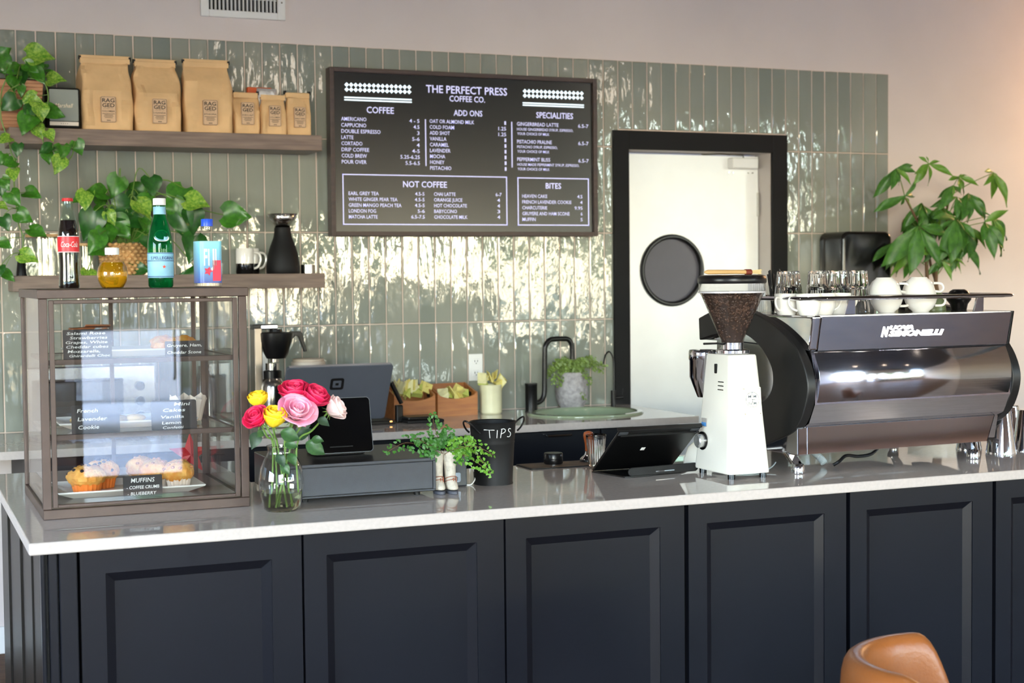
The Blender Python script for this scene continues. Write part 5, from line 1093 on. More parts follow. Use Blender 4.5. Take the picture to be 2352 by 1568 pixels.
b = MB(); x = onleft(.15); b.prism(rrect(.032, .062, .15, .176, .001), x-.002, x+.004, 'x'); st_ = obj('spec_sticker', b, M('sticker_grey', (150, 146, 142), .5), t, smooth=0)
b = MB(); b.prism(rrect(.033, .061, .151, .163, .001), x-.0026, x+.003, 'x'); obj('sticker_blue', b, M('sticker_blue_mat', (60, 120, 180), .5), st_, smooth=0)
b = MB(); b.M = Matrix.Translation((onleft(.10)-.0, .05, .105)) @ Matrix.Rotation(-PI/2, 4, 'Y'); b.lathe([(0, 0), (.029, 0), (.029, .004), (0, .004)], 32); kb = obj('knob_seat', b, BLACKG, t)
b = MB(); b.M = Matrix.Translation((onleft(.10)-.0, .05, .105)) @ Matrix.Rotation(-PI/2, 4, 'Y'); b.lathe([(0, .004), (.0215, .004), (.0215, .02), (.018, .023), (.0, .021)], 32); obj('timer_knob', b, M('knob_metal', (206, 206, 204), .25, .8, var=0), t)
b = MB(); b.tube([(-.075, .075, .128), (-.095, .10, .13)], .006); obj('fork_pin', b, STEEL, t)
b = MB(); b.lathe([(.0, .385), (.043, .385), (.045, .38), (.045, .355), (.043, .352), (.043, .30), (.022, .245), (.018, .235), (0, .235)], 40, c=(-.035, .120)); obj('dosing_funnel', b, CHROME, t)
# pastry-style brush on the lid
t = thing('grinder_brush', 'long wooden brush with pale bristles lying across the grinder lid', 'brush', (GX-.125, GY-.05, ZT+.6225), .10)
WB = wood('beech', (214, 176, 118), (198, 156, 98), .45, 'x')
b = MB(); b.tube([(0, 0, .008), (.012, 0, .0085), (.08, 0, .0085), (.15, 0, .008), (.168, 0, .0075)], [.004, .0078, .0072, .0072, .008], 12, flat=.85); obj('handle', b, WB, t)
b = MB(); b.tube([(.152, 0, .0078), (.174, 0, .0078)], .0092, 16, flat=.85); obj('leather_band', b, M('maroon_band', (112, 44, 28), .5), t)
b = MB()
for k in range(60): a = rn.uniform(0, 6.3); q = .0065*math.sqrt(rn.random()); b.tube([(.172, q*math.cos(a), .008+q*.8*math.sin(a)), (.208+rn.uniform(0, .006), q*1.5*math.cos(a), max(.001, .008+q*1.5*math.sin(a)))], .0006, 4)
obj('bristles', b, M('bristle', (222, 200, 146), .7), t, kind='stuff')

# ------------------------------------------------------------------ espresso machine
A3 = math.radians(3); EM = Vector((2.102, -2.559, ZT))
def mw(u, v, z): return (EM.x+u*math.cos(A3)-v*math.sin(A3), EM.y+u*math.sin(A3)+v*math.cos(A3), EM.z+z)
t = thing('espresso_machine', 'large two-group espresso machine in polished steel with black curved sides', 'espresso machine', tuple(EM), A3)
LU = .80
b = MB(); b.prism([(-.02, .16), (-.05, .22), (-.055, .30), (-.028, .383), (.0, .385), (.48, .40), (.50, .20), (.46, .07), (.02, .07), (.006, .145)][::-1], .004, LU-.004, 'x'); obj('inner_body', b, SATIN, t, smooth=0)
# curved back panel
arc = bez([(0, .0, .150), (0, -.036, .196), (0, -.060, .262), (0, -.060, .320), (0, -.034, .381)], 8)
b = MB(); b.grid([[(u, p.y, p.z) for p in arc] for u in (.012, LU-.012)]); obj('curved_panel', b, SATIN, t, smooth=80, solid=.002)
# upper fascia
b = MB(); b.prism([(-.030, .384), (-.052, .490), (.0, .492), (.0, .384)], .03, LU, 'x'); obj('fascia_panel', b, CHROME, t, smooth=0, bevel=.001)
b = MB(); b.prism([(-.034, .384), (-.056, .494), (.04, .494), (.5, .494), (.5, .40), (.02, .384)], -.004, .028, 'x'); obj('fascia_corner', b, CHROME, t, smooth=0, bevel=.008, seg=4)
b = MB(); b.prism([(-.034, .384), (-.056, .494), (.5, .494), (.5, .40), (.02, .384)], LU, LU+.008, 'x'); obj('fascia_end', b, BLACKS, t, smooth=0, bevel=.002)
b = MB(); b.box(-.0, LU, -.050, .50, .488, .4935); obj('cup_deck', b, SATIN, t, smooth=0)
# lower panel
b = MB(); b.add([(.012, 0, .061), (.743, 0, .061), (.775, 0, .147), (.012, 0, .147), (.012, .012, .061), (.743, .012, .061), (.775, .012, .147), (.012, .012, .147)], [(0, 1, 2, 3), (7, 6, 5, 4), (0, 4, 5, 1), (1, 5, 6, 2), (2, 6, 7, 3), (3, 7, 4, 0)]); obj('lower_panel', b, CHROME, t, smooth=0, bevel=.001)
b = MB(); b.add([(.745, 0.0, .061), (.752, .02, .061), (.79, .03, .147), (.777, 0.0, .147), (.745, .2, .061), (.752, .2, .061), (.79, .2, .147), (.777, .2, .147)], [(0, 1, 2, 3), (4, 7, 6, 5), (0, 4, 5, 1), (1, 5, 6, 2), (2, 6, 7, 3), (3, 7, 4, 0)]); obj('lower_end_piece', b, CHROME, t, smooth=0)
b = MB(); b.prism([(-.002, .059), (-.002, .145), (.012, .149), (.07, .124), (.20, .085), (.30, .075), (.30, .059)], -.026, .012, 'x'); obj('lower_corner', b, CHROME, t, smooth=0, bevel=.004, seg=3)
# side arches
arch_o = bez([(.55, .475, 0), (.42, .512, 0), (.30, .512, 0), (.20, .492, 0), (.09, .452, 0), (-.012, .385, 0), (-.062, .290, 0), (-.044, .200, 0), (.008, .138, 0), (.10, .098, 0), (.191, .072, 0), (.34, .055, 0), (.44, .06, 0)], 5)
arch_i = bez([(.40, .12, 0), (.30, .15, 0), (.215, .200, 0), (.150, .232, 0), (.122, .275, 0), (.128, .325, 0), (.165, .37, 0), (.215, .405, 0), (.294, .431, 0), (.42, .425, 0), (.545, .400, 0)], 5)
poly = [(p.x, p.y) for p in arch_o]+[(p.x, p.y) for p in arch_i]
AM = M('black_soft_touch', (17, 17, 18), .42, var=.02)
for u0, u1 in ((-.032, .0), (LU-.004, LU+.032)):
    b = MB(); b.prism(poly, u0, u1, 'x'); o = obj('side_arch', b, AM, t, smooth=30, bevel=.004, seg=3)
b = MB(); b.prism([(p.x, p.y) for p in arch_i]+[(.48, .40), (.48, .12)], -.003, .002, 'x'); obj('side_mirror_panel', b, CHROME, t, smooth=0)
# cup rail
P = []
for (cu, cv, a0) in ((LU+.02-.07, -.060+.07, -90), (LU+.02-.07, .46-.07, 0), (-.02+.07, .46-.07, 90), (-.02+.07, -.060+.07, 180)):
    for k in range(7): a = math.radians(a0+90*k/6); P.append((cu+.07*math.cos(a), cv+.07*math.sin(a)))
b = MB(); rows = []
for (du, dz) in ((.0, -.0065), (.009, -.005), (.012, .0), (.009, .005), (0, .0065), (-.009, .005), (-.012, 0), (-.009, -.005)):
    cu_, cv_ = LU/2, .2; rows.append([(x+(1 if x > cu_ else -1)*du*min(1, abs(x-cu_)/.3), y+(1 if y > cv_ else -1)*du*min(1, abs(y-cv_)/.2), .546+dz) for x, y in P])
rows.append(rows[0]); b.grid(rows, closed=True); obj('cup_rail', b, CHROME, t, smooth=60)
for u in (.139, .660):
    b = MB(); b.frustum([(u-.021, -.050, .494), (u+.021, -.050, .494), (u+.018, -.038, .494), (u-.018, -.038, .494)], [(u-.013, -.060, .543), (u+.013, -.060, .543), (u+.012, -.048, .543), (u-.012, -.048, .543)]); obj('rail_support', b, CHROME, t, smooth=0, bevel=.002)
for u in (.139, .660):
    b = MB(); b.box(u-.015, u+.015, .445, .457, .494, .543); obj('rail_support', b, CHROME, t, smooth=0, bevel=.002)
# lit brand lettering
LG = M('lit_lettering', (255, 255, 255), .4, var=0, em=(255, 250, 255), es=7.0)
b = MB(); b.M = Matrix.Translation((0, -.0425, 0)); th = math.atan2(.022, .106)
def slanted(s, xa, xb, z, cap, bold):
    q = MB(); letters(q, s, xa, xb, z, cap, bold=bold, shear=.2); b.add([(x+.02*0, -(zz-.44)*math.tan(th)-.0012, zz) for x, y, zz in q.v], q.f)
slanted('N', .270, .296, .4375, .030, .04); slanted('UOVA', .300, .395, .4495, .0125, .04); slanted('SIMONELLI', .300, .520, .431, .0165, .05)
obj('lit_lettering', b, LG, t, smooth=0, recalc=False)
# feet
for (u, v, s) in ((-.012, .016, 1), (.712, .030, 1), (.05, .42, -1), (.70, .42, -1)):
    b = MB(); b.lathe([(0, 0), (.021, 0), (.0215, .003), (.0205, .028), (.018, .032), (0, .033)], 32, c=(u, v)); ft = obj('foot', b, CHROME, t)
    b = MB(); b.frustum([(u-.017, v-.006, .028), (u+.017, v-.006, .028), (u+.017, v+.012*s+.006, .03), (u-.017, v+.012*s+.006, .03)], [(u-.022, v+.045*s-.01, .066), (u+.012, v+.045*s-.01, .066), (u+.012, v+.045*s+.01, .066), (u-.022, v+.045*s+.01, .066)]); obj('leg_arm', b, CHROME, ft, smooth=0, bevel=.003)
b = MB(); b.box(.05, .74, .30, .60, .065, .10); obj('drip_tray', b, STEEL, t, smooth=0, bevel=.004)
for u in (.25, .55):
    b = MB(); b.cyl((u, .53), .035, .22, .30, 28); b.box(u-.03, u+.03, .42, .53, .26, .33); gh = obj('group_head', b, CHROME, t, bevel=.003)
    b = MB(); b.tube([(u, .56, .215), (u, .70, .20)], [.010, .014], 10); obj('portafilter_handle', b, BLACKS, gh)
# hose and power cable below
t = thing('drain_hose', 'grey corrugated hose curving down under the espresso machine', 'hose', mw(.155, .13, 0)); b = MB(); Pq = bez([(-.03, .05, .066), (-.01, .03, .05), (.008, .005, .028), (.012, -.012, .012)], 12); b.tube(Pq, [.010+.0022*(i % 2) for i in range(len(Pq))], 12); obj('hose', b, M('hose_grey', (150, 160, 164), .45), t, smooth=80)
t = thing('power_cable', 'thick black cable looping under the espresso machine', 'cable', mw(.17, .11, 0)); b = MB(); b.tube(bez([(.02, -.01, .006), (.035, -.02, .018), (.07, -.01, .034), (.13, .01, .026), (.19, .02, .03), (.25, .05, .055)], 8), .0055, 8); obj('cord', b, BLACKS, t)
t = thing('grey_cable', 'thin pale grey cable running from under the grinder to the machine', 'cable', (1.96, -2.50, ZT)); b = MB(); b.tube(bez([(-.05, .03, .0022), (0, .015, .0022), (.05, .03, .004), (.10, .06, .012), (.14, .10, .02)], 8), .0022, 8); obj('cord', b, M('cable_grey', (176, 190, 196), .4), t)
# cups on the machine
ZD = .4938
def esp_cup(u, v, rz, lab, z=ZD):
    t = thing('espresso_cup', lab, 'cup', mw(u, v, z), rz, 'small white espresso cups'); b = MB(); b.lathe([(0, 0), (.026, 0), (.030, .004), (.036, .02), (.0385, .045), (.0385, .066), (.036, .067), (.0355, .045), (.033, .02), (.024, .006), (0, .006)], 36); obj('cup', b, CERAM, t)
    b = MB(); b.tube(bez([(.036, 0, .054), (.056, 0, .054), (.060, 0, .038), (.050, 0, .022), (.034, 0, .014)], 5), .0038, 8); obj('handle', b, CERAM, t)
esp_cup(.0, .09, PI*1.0+.4, 'small white cup at the left end of the machine top, handle to the left')
esp_cup(.018, .0, 2.6, 'small white cup at the left front corner of the machine top')
esp_cup(.098, .03, -.1, 'small white cup right of the corner one, handle to the right')
esp_cup(.182, .06, -.15, 'small white cup beside the stacked tumblers, handle to the right')
GT = SOLIDG
def gl_mesh():
    b = MB(); n = 48; rows = []
    for r_, z, k in ((.0, .0, 0), (.027, .0, 0), (.029, .003, 0), (.0305, .02, 1), (.0325, .042, 1), (.0345, .05, 0), (.0385, .084, 0), (.0372, .084, 0), (.033, .05, 0), (.031, .044, 0), (.027, .01, 0), (0, .008, 0)):
        rows.append([((r_-(.0022 if k and (i % 4 in (0,)) else 0))*math.cos(2*PI*i/n), (r_-(.0022 if k and (i % 4 == 0) else 0))*math.sin(2*PI*i/n), z) for i in range(n)])
    b.grid(rows, closed=True); return b.mesh('tumbler', GT, 20)
gm_ = gl_mesh(); order = ['leftmost', 'second', 'third', 'fourth', 'fifth', 'rightmost']
for k, (u, v) in enumerate(((.075, .17), (.118, .255), (.165, .15), (.232, .13), (.262, .23), (.310, .125))):
    for lv in range(2):
        t = thing('glass_tumbler', 'upturned clear tumbler, %s in the %s stack on the machine' % (('lower', 'upper')[lv], order[k]), 'glass', mw(u, v, ZD+.086+lv*.052), 0, 'stacked clear tumblers on the espresso machine'); t.rotation_euler = (PI, 0, k*.3+lv)
        obj('tumbler', gm_, None, t)
def big_cup(u, v, rz, lab, inv):
    t = thing('cappuccino_cup', lab, 'cup', mw(u, v, ZD+(.114 if inv else 0)), rz, 'large white cappuccino cups on the espresso machine')
    if inv: t.rotation_euler = (PI, 0, rz)
    b = MB(); b.lathe([(0, .003), (.024, .003), (.026, 0), (.029, .004), (.040, .013), (.049, .030), (.0555, .054), (.0562, .056), (.0540, .056), (.047, .031), (.038, .016), (.026, .009), (0, .008)], 44); obj('cup', b, CERAM, t)
    b = MB(); b.tube(bez([(.053, 0, .046), (.072, 0, .048), (.082, 0, .037), (.074, 0, .022), (.048, 0, .020)], 6), .0042, 8); obj('handle', b, CERAM, t)
big_cup(.405, .10, -.2, 'large white cup standing upright, left of two pairs', False); big_cup(.397, .10, -.35, 'large white cup upturned on the left pair of cups', True)
big_cup(.522, .07, -.35, 'large white cup standing upright, right of two pairs', False); big_cup(.514, .07, -.35, 'large white cup upturned on the right pair of cups', True)
t = thing('green_bowl', 'small green bowl upturned beside the white cups on the machine', 'bowl', mw(.685, .20, ZD)); b = MB(); b.lathe([(.046, 0), (.044, .02), (.038, .045), (.03, .062), (.02, .066), (0, .066)], 36); obj('bowl', b, M('green_glaze', (92, 104, 70), .3), t)
t = thing('black_bowl', 'black bowl stack at the right end of the machine top, lower bowl', 'bowl', mw(.775, .17, ZD)); b = MB(); b.lathe([(0, 0), (.026, 0), (.030, .02), (.042, .036), (.041, .038), (0, .03)], 36); obj('bowl', b, BLACKS, t)
t = thing('black_bowl', 'black bowl upturned on the other black bowl, machine right end', 'bowl', mw(.775, .17, ZD+.0385)); b = MB(); b.lathe([(.042, 0), (.041, .008), (.03, .026), (.02, .032), (0, .032)], 36); obj('bowl', b, BLACKS, t)
for k, (u, v) in enumerate(((.655, .30), (.70, .28))):
    t = thing('knock_tamper', ['black round-topped tamper behind the white cups, left', 'black round-topped tamper behind the green bowl, right'][k], 'tamper', mw(u, v, ZD), 0, 'black tampers on the machine'); b = MB(); b.lathe([(0, 0), (.026, 0), (.026, .012), (.012, .03), (.012, .06), (.021, .078), (.02, .09), (.012, .098), (0, .1)], 28); obj('body', b, BLACKS, t)
t = thing('packet_holder', 'holder of white sugar sticks behind the machine cups', 'holder', mw(.09, .38, ZD)); b = MB(); b.box(-.03, .03, -.02, .02, 0, .05); obj('holder', b, GLASS, t, smooth=0)
for k in range(7):
    b = MB(); b.box(-.027+.008*k, -.0215+.008*k, -.012, .012, .002, .098+.004*math.sin(k*2)); s_ = thing('sugar_stick', 'white paper sugar stick in the holder behind the cups', 'packet', mw(.09, .38, ZD), A3, 'white sugar sticks'); obj('paper', b, WHITEP, s_, smooth=0)
t = thing('straw_glass', 'glass of short black straws behind the tumblers', 'glass', mw(.15, .36, ZD)); b = MB(); b.lathe([(0, 0), (.026, 0), (.03, .09), (.028, .09), (.024, .004), (0, .004)], 28); obj('tumbler', b, GLASS, t)
for k in range(9):
    a = k*.7; s_ = thing('black_straw', 'short black straw standing in the glass behind the tumblers', 'straw', mw(.15, .36, ZD), 0, 'black straws'); b = MB(); b.tube([(.008*math.cos(a), .008*math.sin(a), .006), (.026*math.cos(a), .02*math.sin(a), .135+.012*math.sin(k*3))], .0028, 6); obj('straw', b, BLACKS, s_)

# ------------------------------------------------------------------ shakers and syrups at the right end
for k, (x, y, h_, r0, r1, lab) in enumerate(((2.985, -2.425, .178, .051, .027, 'tall polished steel shaker cup nearest the espresso machine'), (3.115, -2.40, .145, .047, .030, 'shorter steel shaker cup at the right edge of the picture'), (2.96, -2.29, .12, .044, .03, 'steel shaker cup behind the tall one'), (3.15, -2.28, .15, .046, .03, 'steel shaker cup behind the one at the right edge'))):
    t = thing('shaker_cup', lab, 'cup', (x, y, ZT), 0, 'polished steel shaker cups'); b = MB(); b.lathe([(0, h_), (r1-.004, h_), (r1-.001, h_-.003), (r1, h_-.012), (r1+.001, h_-.016), (r0-.001, .012), (r0, .006), (r0, 0), (r0-.002, 0), (0, h_-.01)], 48); obj('cup', b, CHROME, t)
for k, (x, y, c_, lab) in enumerate(((3.545, -2.0, (214, 204, 150), 'clear syrup bottle with steel pourer at the right edge'), (3.655, -2.02, (220, 190, 110), 'amber syrup bottle with pourer beyond the clear one'), (3.60, -2.12, (200, 190, 140), 'pale syrup bottle standing in front of the pair'))):
    t = thing('syrup_bottle', lab, 'bottle', (x, y, ZT), 0, 'syrup bottles with steel pourers'); b = MB(); b.lathe([(0, 0), (.034, 0), (.037, .006), (.037, .15), (.032, .175), (.018, .205), (.0145, .23), (.0145, .255)], 36); obj('glass_bottle', b, GLASS, t)
    b = MB(); b.lathe([(0, .003), (.035, .003), (.035, .15-.04*k), (0, .151-.04*k)], 36); obj('syrup', b, M('syrup%d' % k, c_, .1, var=0, trans=.6), t)
    b = MB(); b.lathe([(0, .25), (.016, .25), (.018, .256), (.014, .262), (.017, .268), (0, .272)], 24); obj('pourer_collar', b, BLACKS, t)
    b = MB(); b.tube([(0, 0, .27), (.0, 0, .295), (.004, 0, .318), (.010, 0, .335)], [.007, .0055, .0045, .004], 10); obj('pourer', b, CHROME, t)

# ------------------------------------------------------------------ leather chair in the foreground
t = thing('leather_chair', 'tan leather barrel-back chair in the right foreground, out of focus', 'chair', (1.655, -3.85, 0), 0)
LEATH = M('tan_leather', (142, 82, 38), .34, var=.06, vs=5, bump=.1, bs=90)
P = []; n = 30; CHZ = .695
for k in range(n+1):
    f_ = k/n; dg = 52+190*f_; a = math.radians(dg); top = CHZ-.22*max(0, (76-dg)/24)**1.6-.14*max(0, (dg-200)/42)**1.6; q = 1; row = []; R_ = .235
    for (dr, dz) in ((-.03, -.30), (-.036, -.12), (-.034, -.035), (-.022, -.008), (0, 0), (.022, -.008), (.034, -.035), (.038, -.12), (.034, -.34)):
        z = top+dz if dz > -.2 else .34
        rr = R_+dr; row.append((rr*math.cos(a)*1.0, rr*math.sin(a)*.95, z))
    P.append(row)
b = MB(); b.grid(P); o = obj('backrest', b, LEATH, t, smooth=180, sub=1)
b = MB(); b.prism([(.21*math.cos(2*PI*i/32), .21*math.sin(2*PI*i/32)) for i in range(32)], .38, .47, 'z'); obj('seat', b, LEATH, t, bevel=.025, seg=4)
for x, y in ((-.17, -.17), (.17, -.17), (-.17, .17), (.17, .17)):
    b = MB(); b.tube([(x, y, .385), (x*1.2, y*1.2, 0)], [.016, .010], 10); obj('leg', b, BLACKS, t)

# ------------------------------------------------------------------ back counter things
t = thing('coffee_brewer', 'black filter coffee brewer with steel thermal jug on the back counter', 'coffee maker', (.985, -.25, ZT))
b = MB(); b.box(-.075, .06, -.10, .07, 0, .028); obj('base', b, STEEL, t, smooth=0, bevel=.004)
b = MB(); b.box(-.082, -.048, -.03, .05, .028, .418); obj('column', b, M('column_metal', (150, 140, 130), .3, .9), t, smooth=0, bevel=.004)
b = MB(); b.box(-.084, .022, -.02, .04, .410, .432); obj('top_arm', b, BLACKS, t, smooth=0, bevel=.003)
b = MB(); b.box(-.05, .018, -.024, -.02, .416, .427); obj('arm_strip', b, CHROME, t, smooth=0)
b = MB(); b.lathe([(.018, .285), (.040, .288), (.052, .31), (.066, .362), (.068, .395), (.062, .398), (.028, .40), (.026, .411), (0, .411)], 40, c=(.012, -.02)); fb = obj('filter_basket', b, BLACKS, t)
b = MB(); b.prism([(.070, .400), (.115, .400), (.125, .392), (.143, .315), (.132, .312), (.108, .378), (.095, .382), (.068, .352)], -.03, -.012, 'y'); obj('handle', b, BLACKS, fb, smooth=0, bevel=.002)
b = MB(); b.cyl((.005, -.02), .018, .272, .287, 24); obj('spout', b, STEEL, t)
b = MB(); b.lathe([(0, .03), (.050, .03), (.052, .034), (.052, .17), (.046, .19), (.036, .205), (0, .205)], 44, c=(-.005, -.02)); jg = obj('thermal_jug', b, STEEL, t)
b = MB(); b.lathe([(.036, .204), (.038, .206), (.038, .235), (.032, .238), (0, .24)], 36, c=(-.005, -.02)); obj('jug_collar', b, BLACKS, jg)
b = MB(); b.lathe([(0, .268), (.029, .268), (.029, .24), (0, .24)], 36, c=(-.005, -.02)); obj('jug_lid', b, STEEL, jg)
b = MB(); b.box(-.070, -.045, -.015, .02, .262, .272); obj('hot_arm', b, BLACKS, t, smooth=0)
t = thing('cream_canister', 'low cream ceramic canister behind the dark screen', 'jar', (1.165, -.16, ZT)); b = MB(); b.lathe([(0, 0), (.07, 0), (.074, .006), (.074, .262), (.066, .268), (.07, .276), (0, .28)], 40); obj('jar', b, M('cream_stoneware', (214, 200, 184), .4), t)
# point-of-sale monitor, seen from behind
t = thing('register_monitor', 'dark grey register monitor with a square emblem, seen from behind', 'monitor', (.975, -.40, .94))
tl = math.radians(-29.5)*-1
MX = Matrix.Rotation(tl, 4, 'X'); SG2 = M('space_grey', (92, 97, 108), .34, .3, var=.02)
b = MB(); b.M = MX; b.prism(rrect(0, .455, 0, .272, .014), -.004, .012); obj('back_shell', b, SG2, t, smooth=0, bevel=.003)
b = MB(); b.M = MX; b.prism(rrect(.006, .449, .006, .266, .010), .0122, .0138); obj('screen_glass', b, BLACKG, t, smooth=0)
b = MB(); b.M = MX
b.prism(rrect(.192, .250, .158, .214, .010), -.0052, -.004); em = obj('square_emblem', b, BLACKS, t, smooth=0)
b = MB(); b.M = MX; b.prism(rrect(.203, .239, .169, .203, .004), -.0056, -.0052); obj('emblem_ring', b, SG2, em, smooth=0)
b = MB(); b.M = MX; b.prism(rrect(.214, .228, .180, .192, .001), -.0060, -.0056); obj('emblem_centre', b, BLACKS, em, smooth=0)
b = MB(); b.M = MX; b.box(.012, .443, -.001, .011, .2715, .2735); obj('top_edge', b, M('light_edge', (186, 182, 184), .3, .4), t, smooth=0)
b = MB(); b.prism([(.06, -.026), (.30, -.026), (.26, .13), (.10, .13)][::1], .06, .38, 'x'); b.v = [(x, y*.9+.02, z) for x, y, z in b.v]; 
b2 = MB(); b2.box(.12, .50, -.02, .16, -.0255, -.010); ft = obj('stand_foot', b2, BLACKS, t, smooth=0, bevel=.004)
b = MB(); b.box(.16, .28, -.01, .08, -.010, .06); obj('stand_neck', b, BLACKS, t, smooth=0, bevel=.01)
b = MB(); b.ell((.478, -.021, -.014), .006, .002, .003, 10, 6); obj('orange_indicator', b, M('indicator', (255, 180, 110), .4, var=0, em=(255, 170, 90), es=4), ft)
t = thing('stylus', 'black stylus in a holder beside the monitor', 'pen', (1.475, -.36, ZT)); b = MB(); b.tube([(-.0, .0, .175), (.045, .0, .082)], [.011, .009], 12); obj('barrel', b, BLACKS, t); b = MB(); b.box(.02, .05, -.01, .02, 0, .075); obj('holder', b, BLACKS, t, smooth=0, bevel=.004)
t = thing('digital_scale', 'flat black scale on the back counter in front of the tea boxes', 'scale', (1.60, -.385, ZT), .05)
b = MB(); b.box(-.085, .085, -.06, .06, 0, .014); obj('base', b, BLACKM, t, smooth=0, bevel=.005)
b = MB(); b.box(-.08, .055, -.055, .055, .0145, .028); obj('plate', b, BLACKS, t, smooth=0, bevel=.005)
# wooden boxes of tea sachets
BOXW = wood('bamboo_box', (176, 112, 58), (150, 90, 44), .45, 'x'); rn = random.Random(21)
SCM = [M('sachet_yellow', (222, 208, 120), .6, var=.05, vs=30), M('sachet_pale', (226, 220, 168), .6, var=.05, vs=30), M('sachet_green', (190, 198, 100), .6, var=.05, vs=30)]
def sachet_mesh(k):
    b = MB(); 
    if k < 2: b.frustum([(-.024, -.003, 0), (.024, -.003, 0), (.024, .003, 0), (-.024, .003, 0)], [(-.024, -.0012, .048), (.024, -.0012, .048), (.024, .0012, .048), (-.024, .0012, .048)])
    else: b.add([(-.024, -.016, 0), (.024, -.016, 0), (.024, .016, 0), (-.024, .016, 0), (0, 0, .042)], [(0, 3, 2, 1), (0, 1, 4), (1, 2, 4), (2, 3, 4), (3, 0, 4)])
    return b.mesh('paper', SCM[k % 3], 0)
SM = [sachet_mesh(k) for k in range(4)]
def sachets(pts, grp, lab):
    for k, (x, y, z) in enumerate(pts):
        t = thing('tea_sachet', lab, 'tea bag', (x, y, z), 0, grp); t.rotation_euler = (rn.uniform(-.7, .7), rn.uniform(-.8, .8), rn.uniform(0, 3)); obj('paper', SM[(k*3+1) % 4], None, t)
def teabox(x, y, rz, w_, d_, lab):
    t = thing('tea_box', lab, 'box', (x, y, ZT), rz, 'open bamboo tea boxes'); th = .008
    b = MB(); pr_ = [(0, 0), (w_, 0), (w_, .105)]+[(w_*(1-i/12), .105-.028*math.sin(PI*i/12)**.55) for i in range(1, 12)]+[(0, .105)]
    b.prism(pr_, 0, th, 'y'); obj('front_board', b, BOXW, t, smooth=0)
    b = MB(); b.box(0, w_, d_-th, d_, 0, .14); obj('back_board', b, BOXW, t, smooth=0)
    for xx in (0, w_-th):
        b = MB(); b.prism([(th, 0), (d_-th, 0), (d_-th, .14), (th, .105)], xx, xx+th, 'x'); sb = obj('side_board', b, BOXW, t, smooth=0)
    b = MB(); b.prism(rrect(.045, .085, .085, .102, .007), w_-th-.0006, w_+.0006, 'x'); obj('grip_slot', b, BLACKM, sb, smooth=0)
    b = MB(); b.box(th, w_-th, th, d_-th, 0, .006); obj('bottom', b, BOXW, t, smooth=0)
teabox(1.535, -.215, .03, .195, .13, 'open bamboo box heaped with yellow tea sachets, left of two'); teabox(1.742, -.205, .10, .20, .13, 'open bamboo box with few tea sachets, right of two')
sachets([(1.56+.145*rn.random(), -.195+.085*rn.random(), ZT+.085+.045*rn.random()) for _ in range(22)], 'tea sachets in the left bamboo box', 'yellow paper tea sachet heaped in the left bamboo box')
sachets([(1.77+.145*rn.random(), -.175+.085*rn.random(), ZT+.075+.018*rn.random()) for _ in range(12)], 'tea sachets in the right bamboo box', 'yellow paper tea sachet in the right bamboo box')
t = thing('sachet_jar', 'cream ceramic jar holding tea sachets beside the bamboo boxes', 'jar', (2.018, -.155, ZT)); b = MB(); b.lathe([(0, 0), (.045, 0), (.05, .006), (.0505, .13), (.048, .133), (.046, .13), (.045, .01), (0, .01)], 44); obj('jar', b, M('celadon_cream', (216, 212, 176), .25, coat=.3), t)
sachets([(2.018+.035*math.cos(a), -.155+.025*math.sin(a), ZT+.125+.012*(k % 3)) for k, a in enumerate((0, .9, 1.8, 2.7, 3.6, 4.5, 5.4))], 'tea sachets in the cream jar', 'yellow paper tea sachet sticking out of the cream jar')
sachets([(1.968, -.175, ZT+.14), (2.04, -.13, ZT+.15), (2.07, -.16, ZT+.145)], 'tea sachets in the cream jar', 'yellow paper tea sachet sticking out of the cream jar')
# tall black tap
t = thing('kitchen_tap', 'matte black tap with squared swan-neck spout at the sink', 'tap', (2.212, -.17, ZT)); b = MB(); b.lathe([(0, 0), (.030, 0), (.030, .006), (.028, .008), (.028, .118), (.029, .12), (.029, .131), (0, .132)], 36); obj('handle_cylinder', b, BLACKS, t)
b = MB(); Pq = [(.025, 0, .040), (.042, 0, .044), (.057, 0, .058), (.066, 0, .085), (.068, 0, .14), (.070, 0, .27), (.076, 0, .306), (.096, 0, .328), (.12, 0, .332), (.165, 0, .332), (.190, 0, .328), (.206, 0, .306), (.210, 0, .27), (.210, 0, .236)]; b.tube(bez(Pq, 4), .0118, 16); obj('spout', b, BLACKS, t)
t = thing('filter_tap', 'slim black filtered-water tap at the right of the sink', 'tap', (2.658, -.12, ZT)); b = MB(); b.cyl((0, 0), .012, 0, .078, 20); obj('base', b, BLACKS, t)
b = MB(); b.tube(bez([(.003, 0, .07), (.004, 0, .16), (.002, 0, .22), (-.008, 0, .25), (-.022, 0, .262), (-.038, 0, .25), (-.047, 0, .225), (-.05, 0, .205)], 5), .0038, 10); obj('spout', b, BLACKS, t)
b = MB(); b.tube([(.01, 0, .042), (.05, 0, .044)], .008, 12); b.tube([(.046, 0, .044), (.05, 0, .085)], .002, 6); obj('lever', b, BLACKS, t)
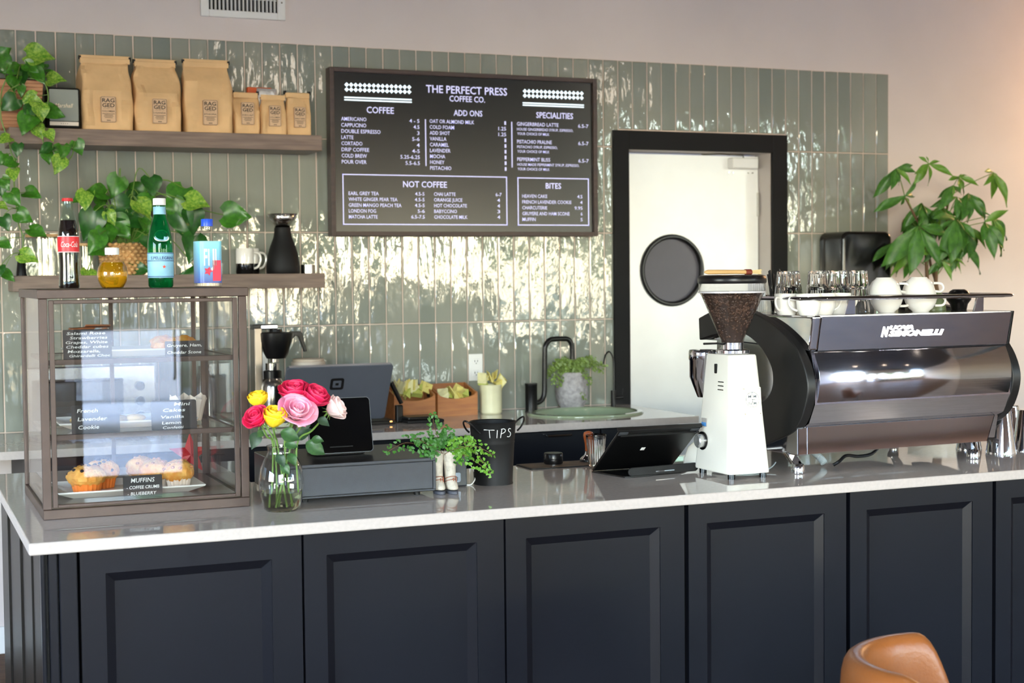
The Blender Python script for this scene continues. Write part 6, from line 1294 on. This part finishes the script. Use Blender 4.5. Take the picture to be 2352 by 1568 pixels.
# small plant in a concrete pot
t = thing('potted_creeper', 'small-leaved trailing plant in a grey concrete pot behind the sink', 'plant', (2.452, -.095, ZT)); b = MB(); b.lathe([(0, 0), (.052, 0), (.07, .03), (.078, .07), (.076, .12), (.066, .17), (.062, .172), (.07, .12), (0, .1)], 44); obj('pot', b, M('concrete_pot', (158, 154, 156), .85, var=.1, vs=50, bump=.6, bs=60), t)
b = MB(); b.cyl((0, 0), .064, .155, .164); obj('soil', b, SOIL, t)
b = MB(); bs_ = MB(); CR = M('creeper_leaf', (104, 128, 58), .5, var=.2, vs=60); rn = random.Random(4)
tg = [(-.14, .0), (-.12, .02), (-.10, .03), (-.15, -.03), (-.12, -.05), (-.08, .04), (-.05, .05), (-.02, .03), (.03, .04), (.06, .04), (.09, .02), (.12, -.01), (.04, -.10), (.02, -.13), (.05, -.06), (.10, .05), (.0, -.03), (-.09, -.07), (.13, .02), (.06, -.03), (-.06, .0), (.03, -.08)]
for k, (dx, dz) in enumerate(tg):
    y_ = rn.uniform(-.07, .0)-.0; Pq = bez([(rn.uniform(-.03, .03), 0, .165), (dx*.5, y_*.7, .205+dz*.3), (dx, y_-.01-(.02 if dz < -.04 else 0), .185+dz)], 9); bs_.tube(Pq, .0011, 4)
    for p in Pq[3:]:
        for _ in range(5):
            c_ = p+Vector((rn.uniform(-.016, .016), rn.uniform(-.012, .004), rn.uniform(-.012, .012))); s = rn.uniform(.004, .0075); n_ = Vector((rn.uniform(-.8, .8), -1, rn.uniform(-.2, 1))).normalized(); x_ = n_.orthogonal().normalized(); y2 = n_.cross(x_)
            b.add([c_+(x_*math.cos(a)*.75+y2*math.sin(a))*s for a in (0, 1.05, 2.1, 3.14, 4.2, 5.2)], [(0, 1, 2, 3, 4, 5)])
obj('stems', bs_, STEMG, t); obj('foliage', b, CR, t, smooth=0, kind='stuff', recalc=False)
# toaster oven seen through the case
t = thing('toaster_oven', 'stainless toaster oven on the back counter behind the display case', 'oven', (-.02, -.36, ZT)); b = MB(); b.box(0, .50, 0, .30, .015, .285); obj('casing', b, STEEL, t, smooth=0, bevel=.006)
b = MB(); b.box(.02, .37, -.006, 0, .045, .235); od = obj('glass_door', b, M('oven_glass', (60, 60, 60), .1, var=0), t, smooth=0, bevel=.002)
b = MB(); b.tube([(.04, -.006, .225), (.04, -.03, .228), (.35, -.03, .228), (.35, -.006, .225)], .006); obj('door_handle', b, CHROME, od)
for z in (.08, .14, .2):
    b = MB(); b.M = Matrix.Translation((.435, -.002, z)) @ Matrix.Rotation(PI/2, 4, 'X'); b.cyl((0, 0), .018, 0, .016, 20); obj('control_knob', b, BLACKS, t)
for x in (.03, .47):
    b = MB(); b.cyl((x, .05), .012, 0, .016, 12); b.cyl((x, .25), .012, 0, .016, 12); obj('foot_pair', b, BLACKS, t)
t = thing('steel_thermos', 'steel milk thermos on the back counter seen through the case', 'thermos', (.70, -.25, ZT)); b = MB(); b.lathe([(0, 0), (.045, 0), (.045, .2), (.03, .24), (.03, .265), (0, .27)], 32); obj('body', b, STEEL, t)
# red star ornament on the counter behind the case
t = thing('red_star', 'red folded star ornament on the counter behind the display case', 'ornament', (.36, -1.72, ZT+.0)); b = MB(); q = []
for i in range(10): a = PI/2+2*PI*i/10; rr = .07 if i % 2 == 0 else .028; q.append((rr*math.cos(a), .07+rr*math.sin(a)))
n = 10; b.add([(x, 0, z) for x, z in q]+[(0, -.015, .07), (0, .015, .07)], [(i, (i+1) % n, n) for i in range(n)]+[((i+1) % n, i, n+1) for i in range(n)]); obj('star', b, M('red_paper', (206, 40, 48), .5), t, smooth=0)
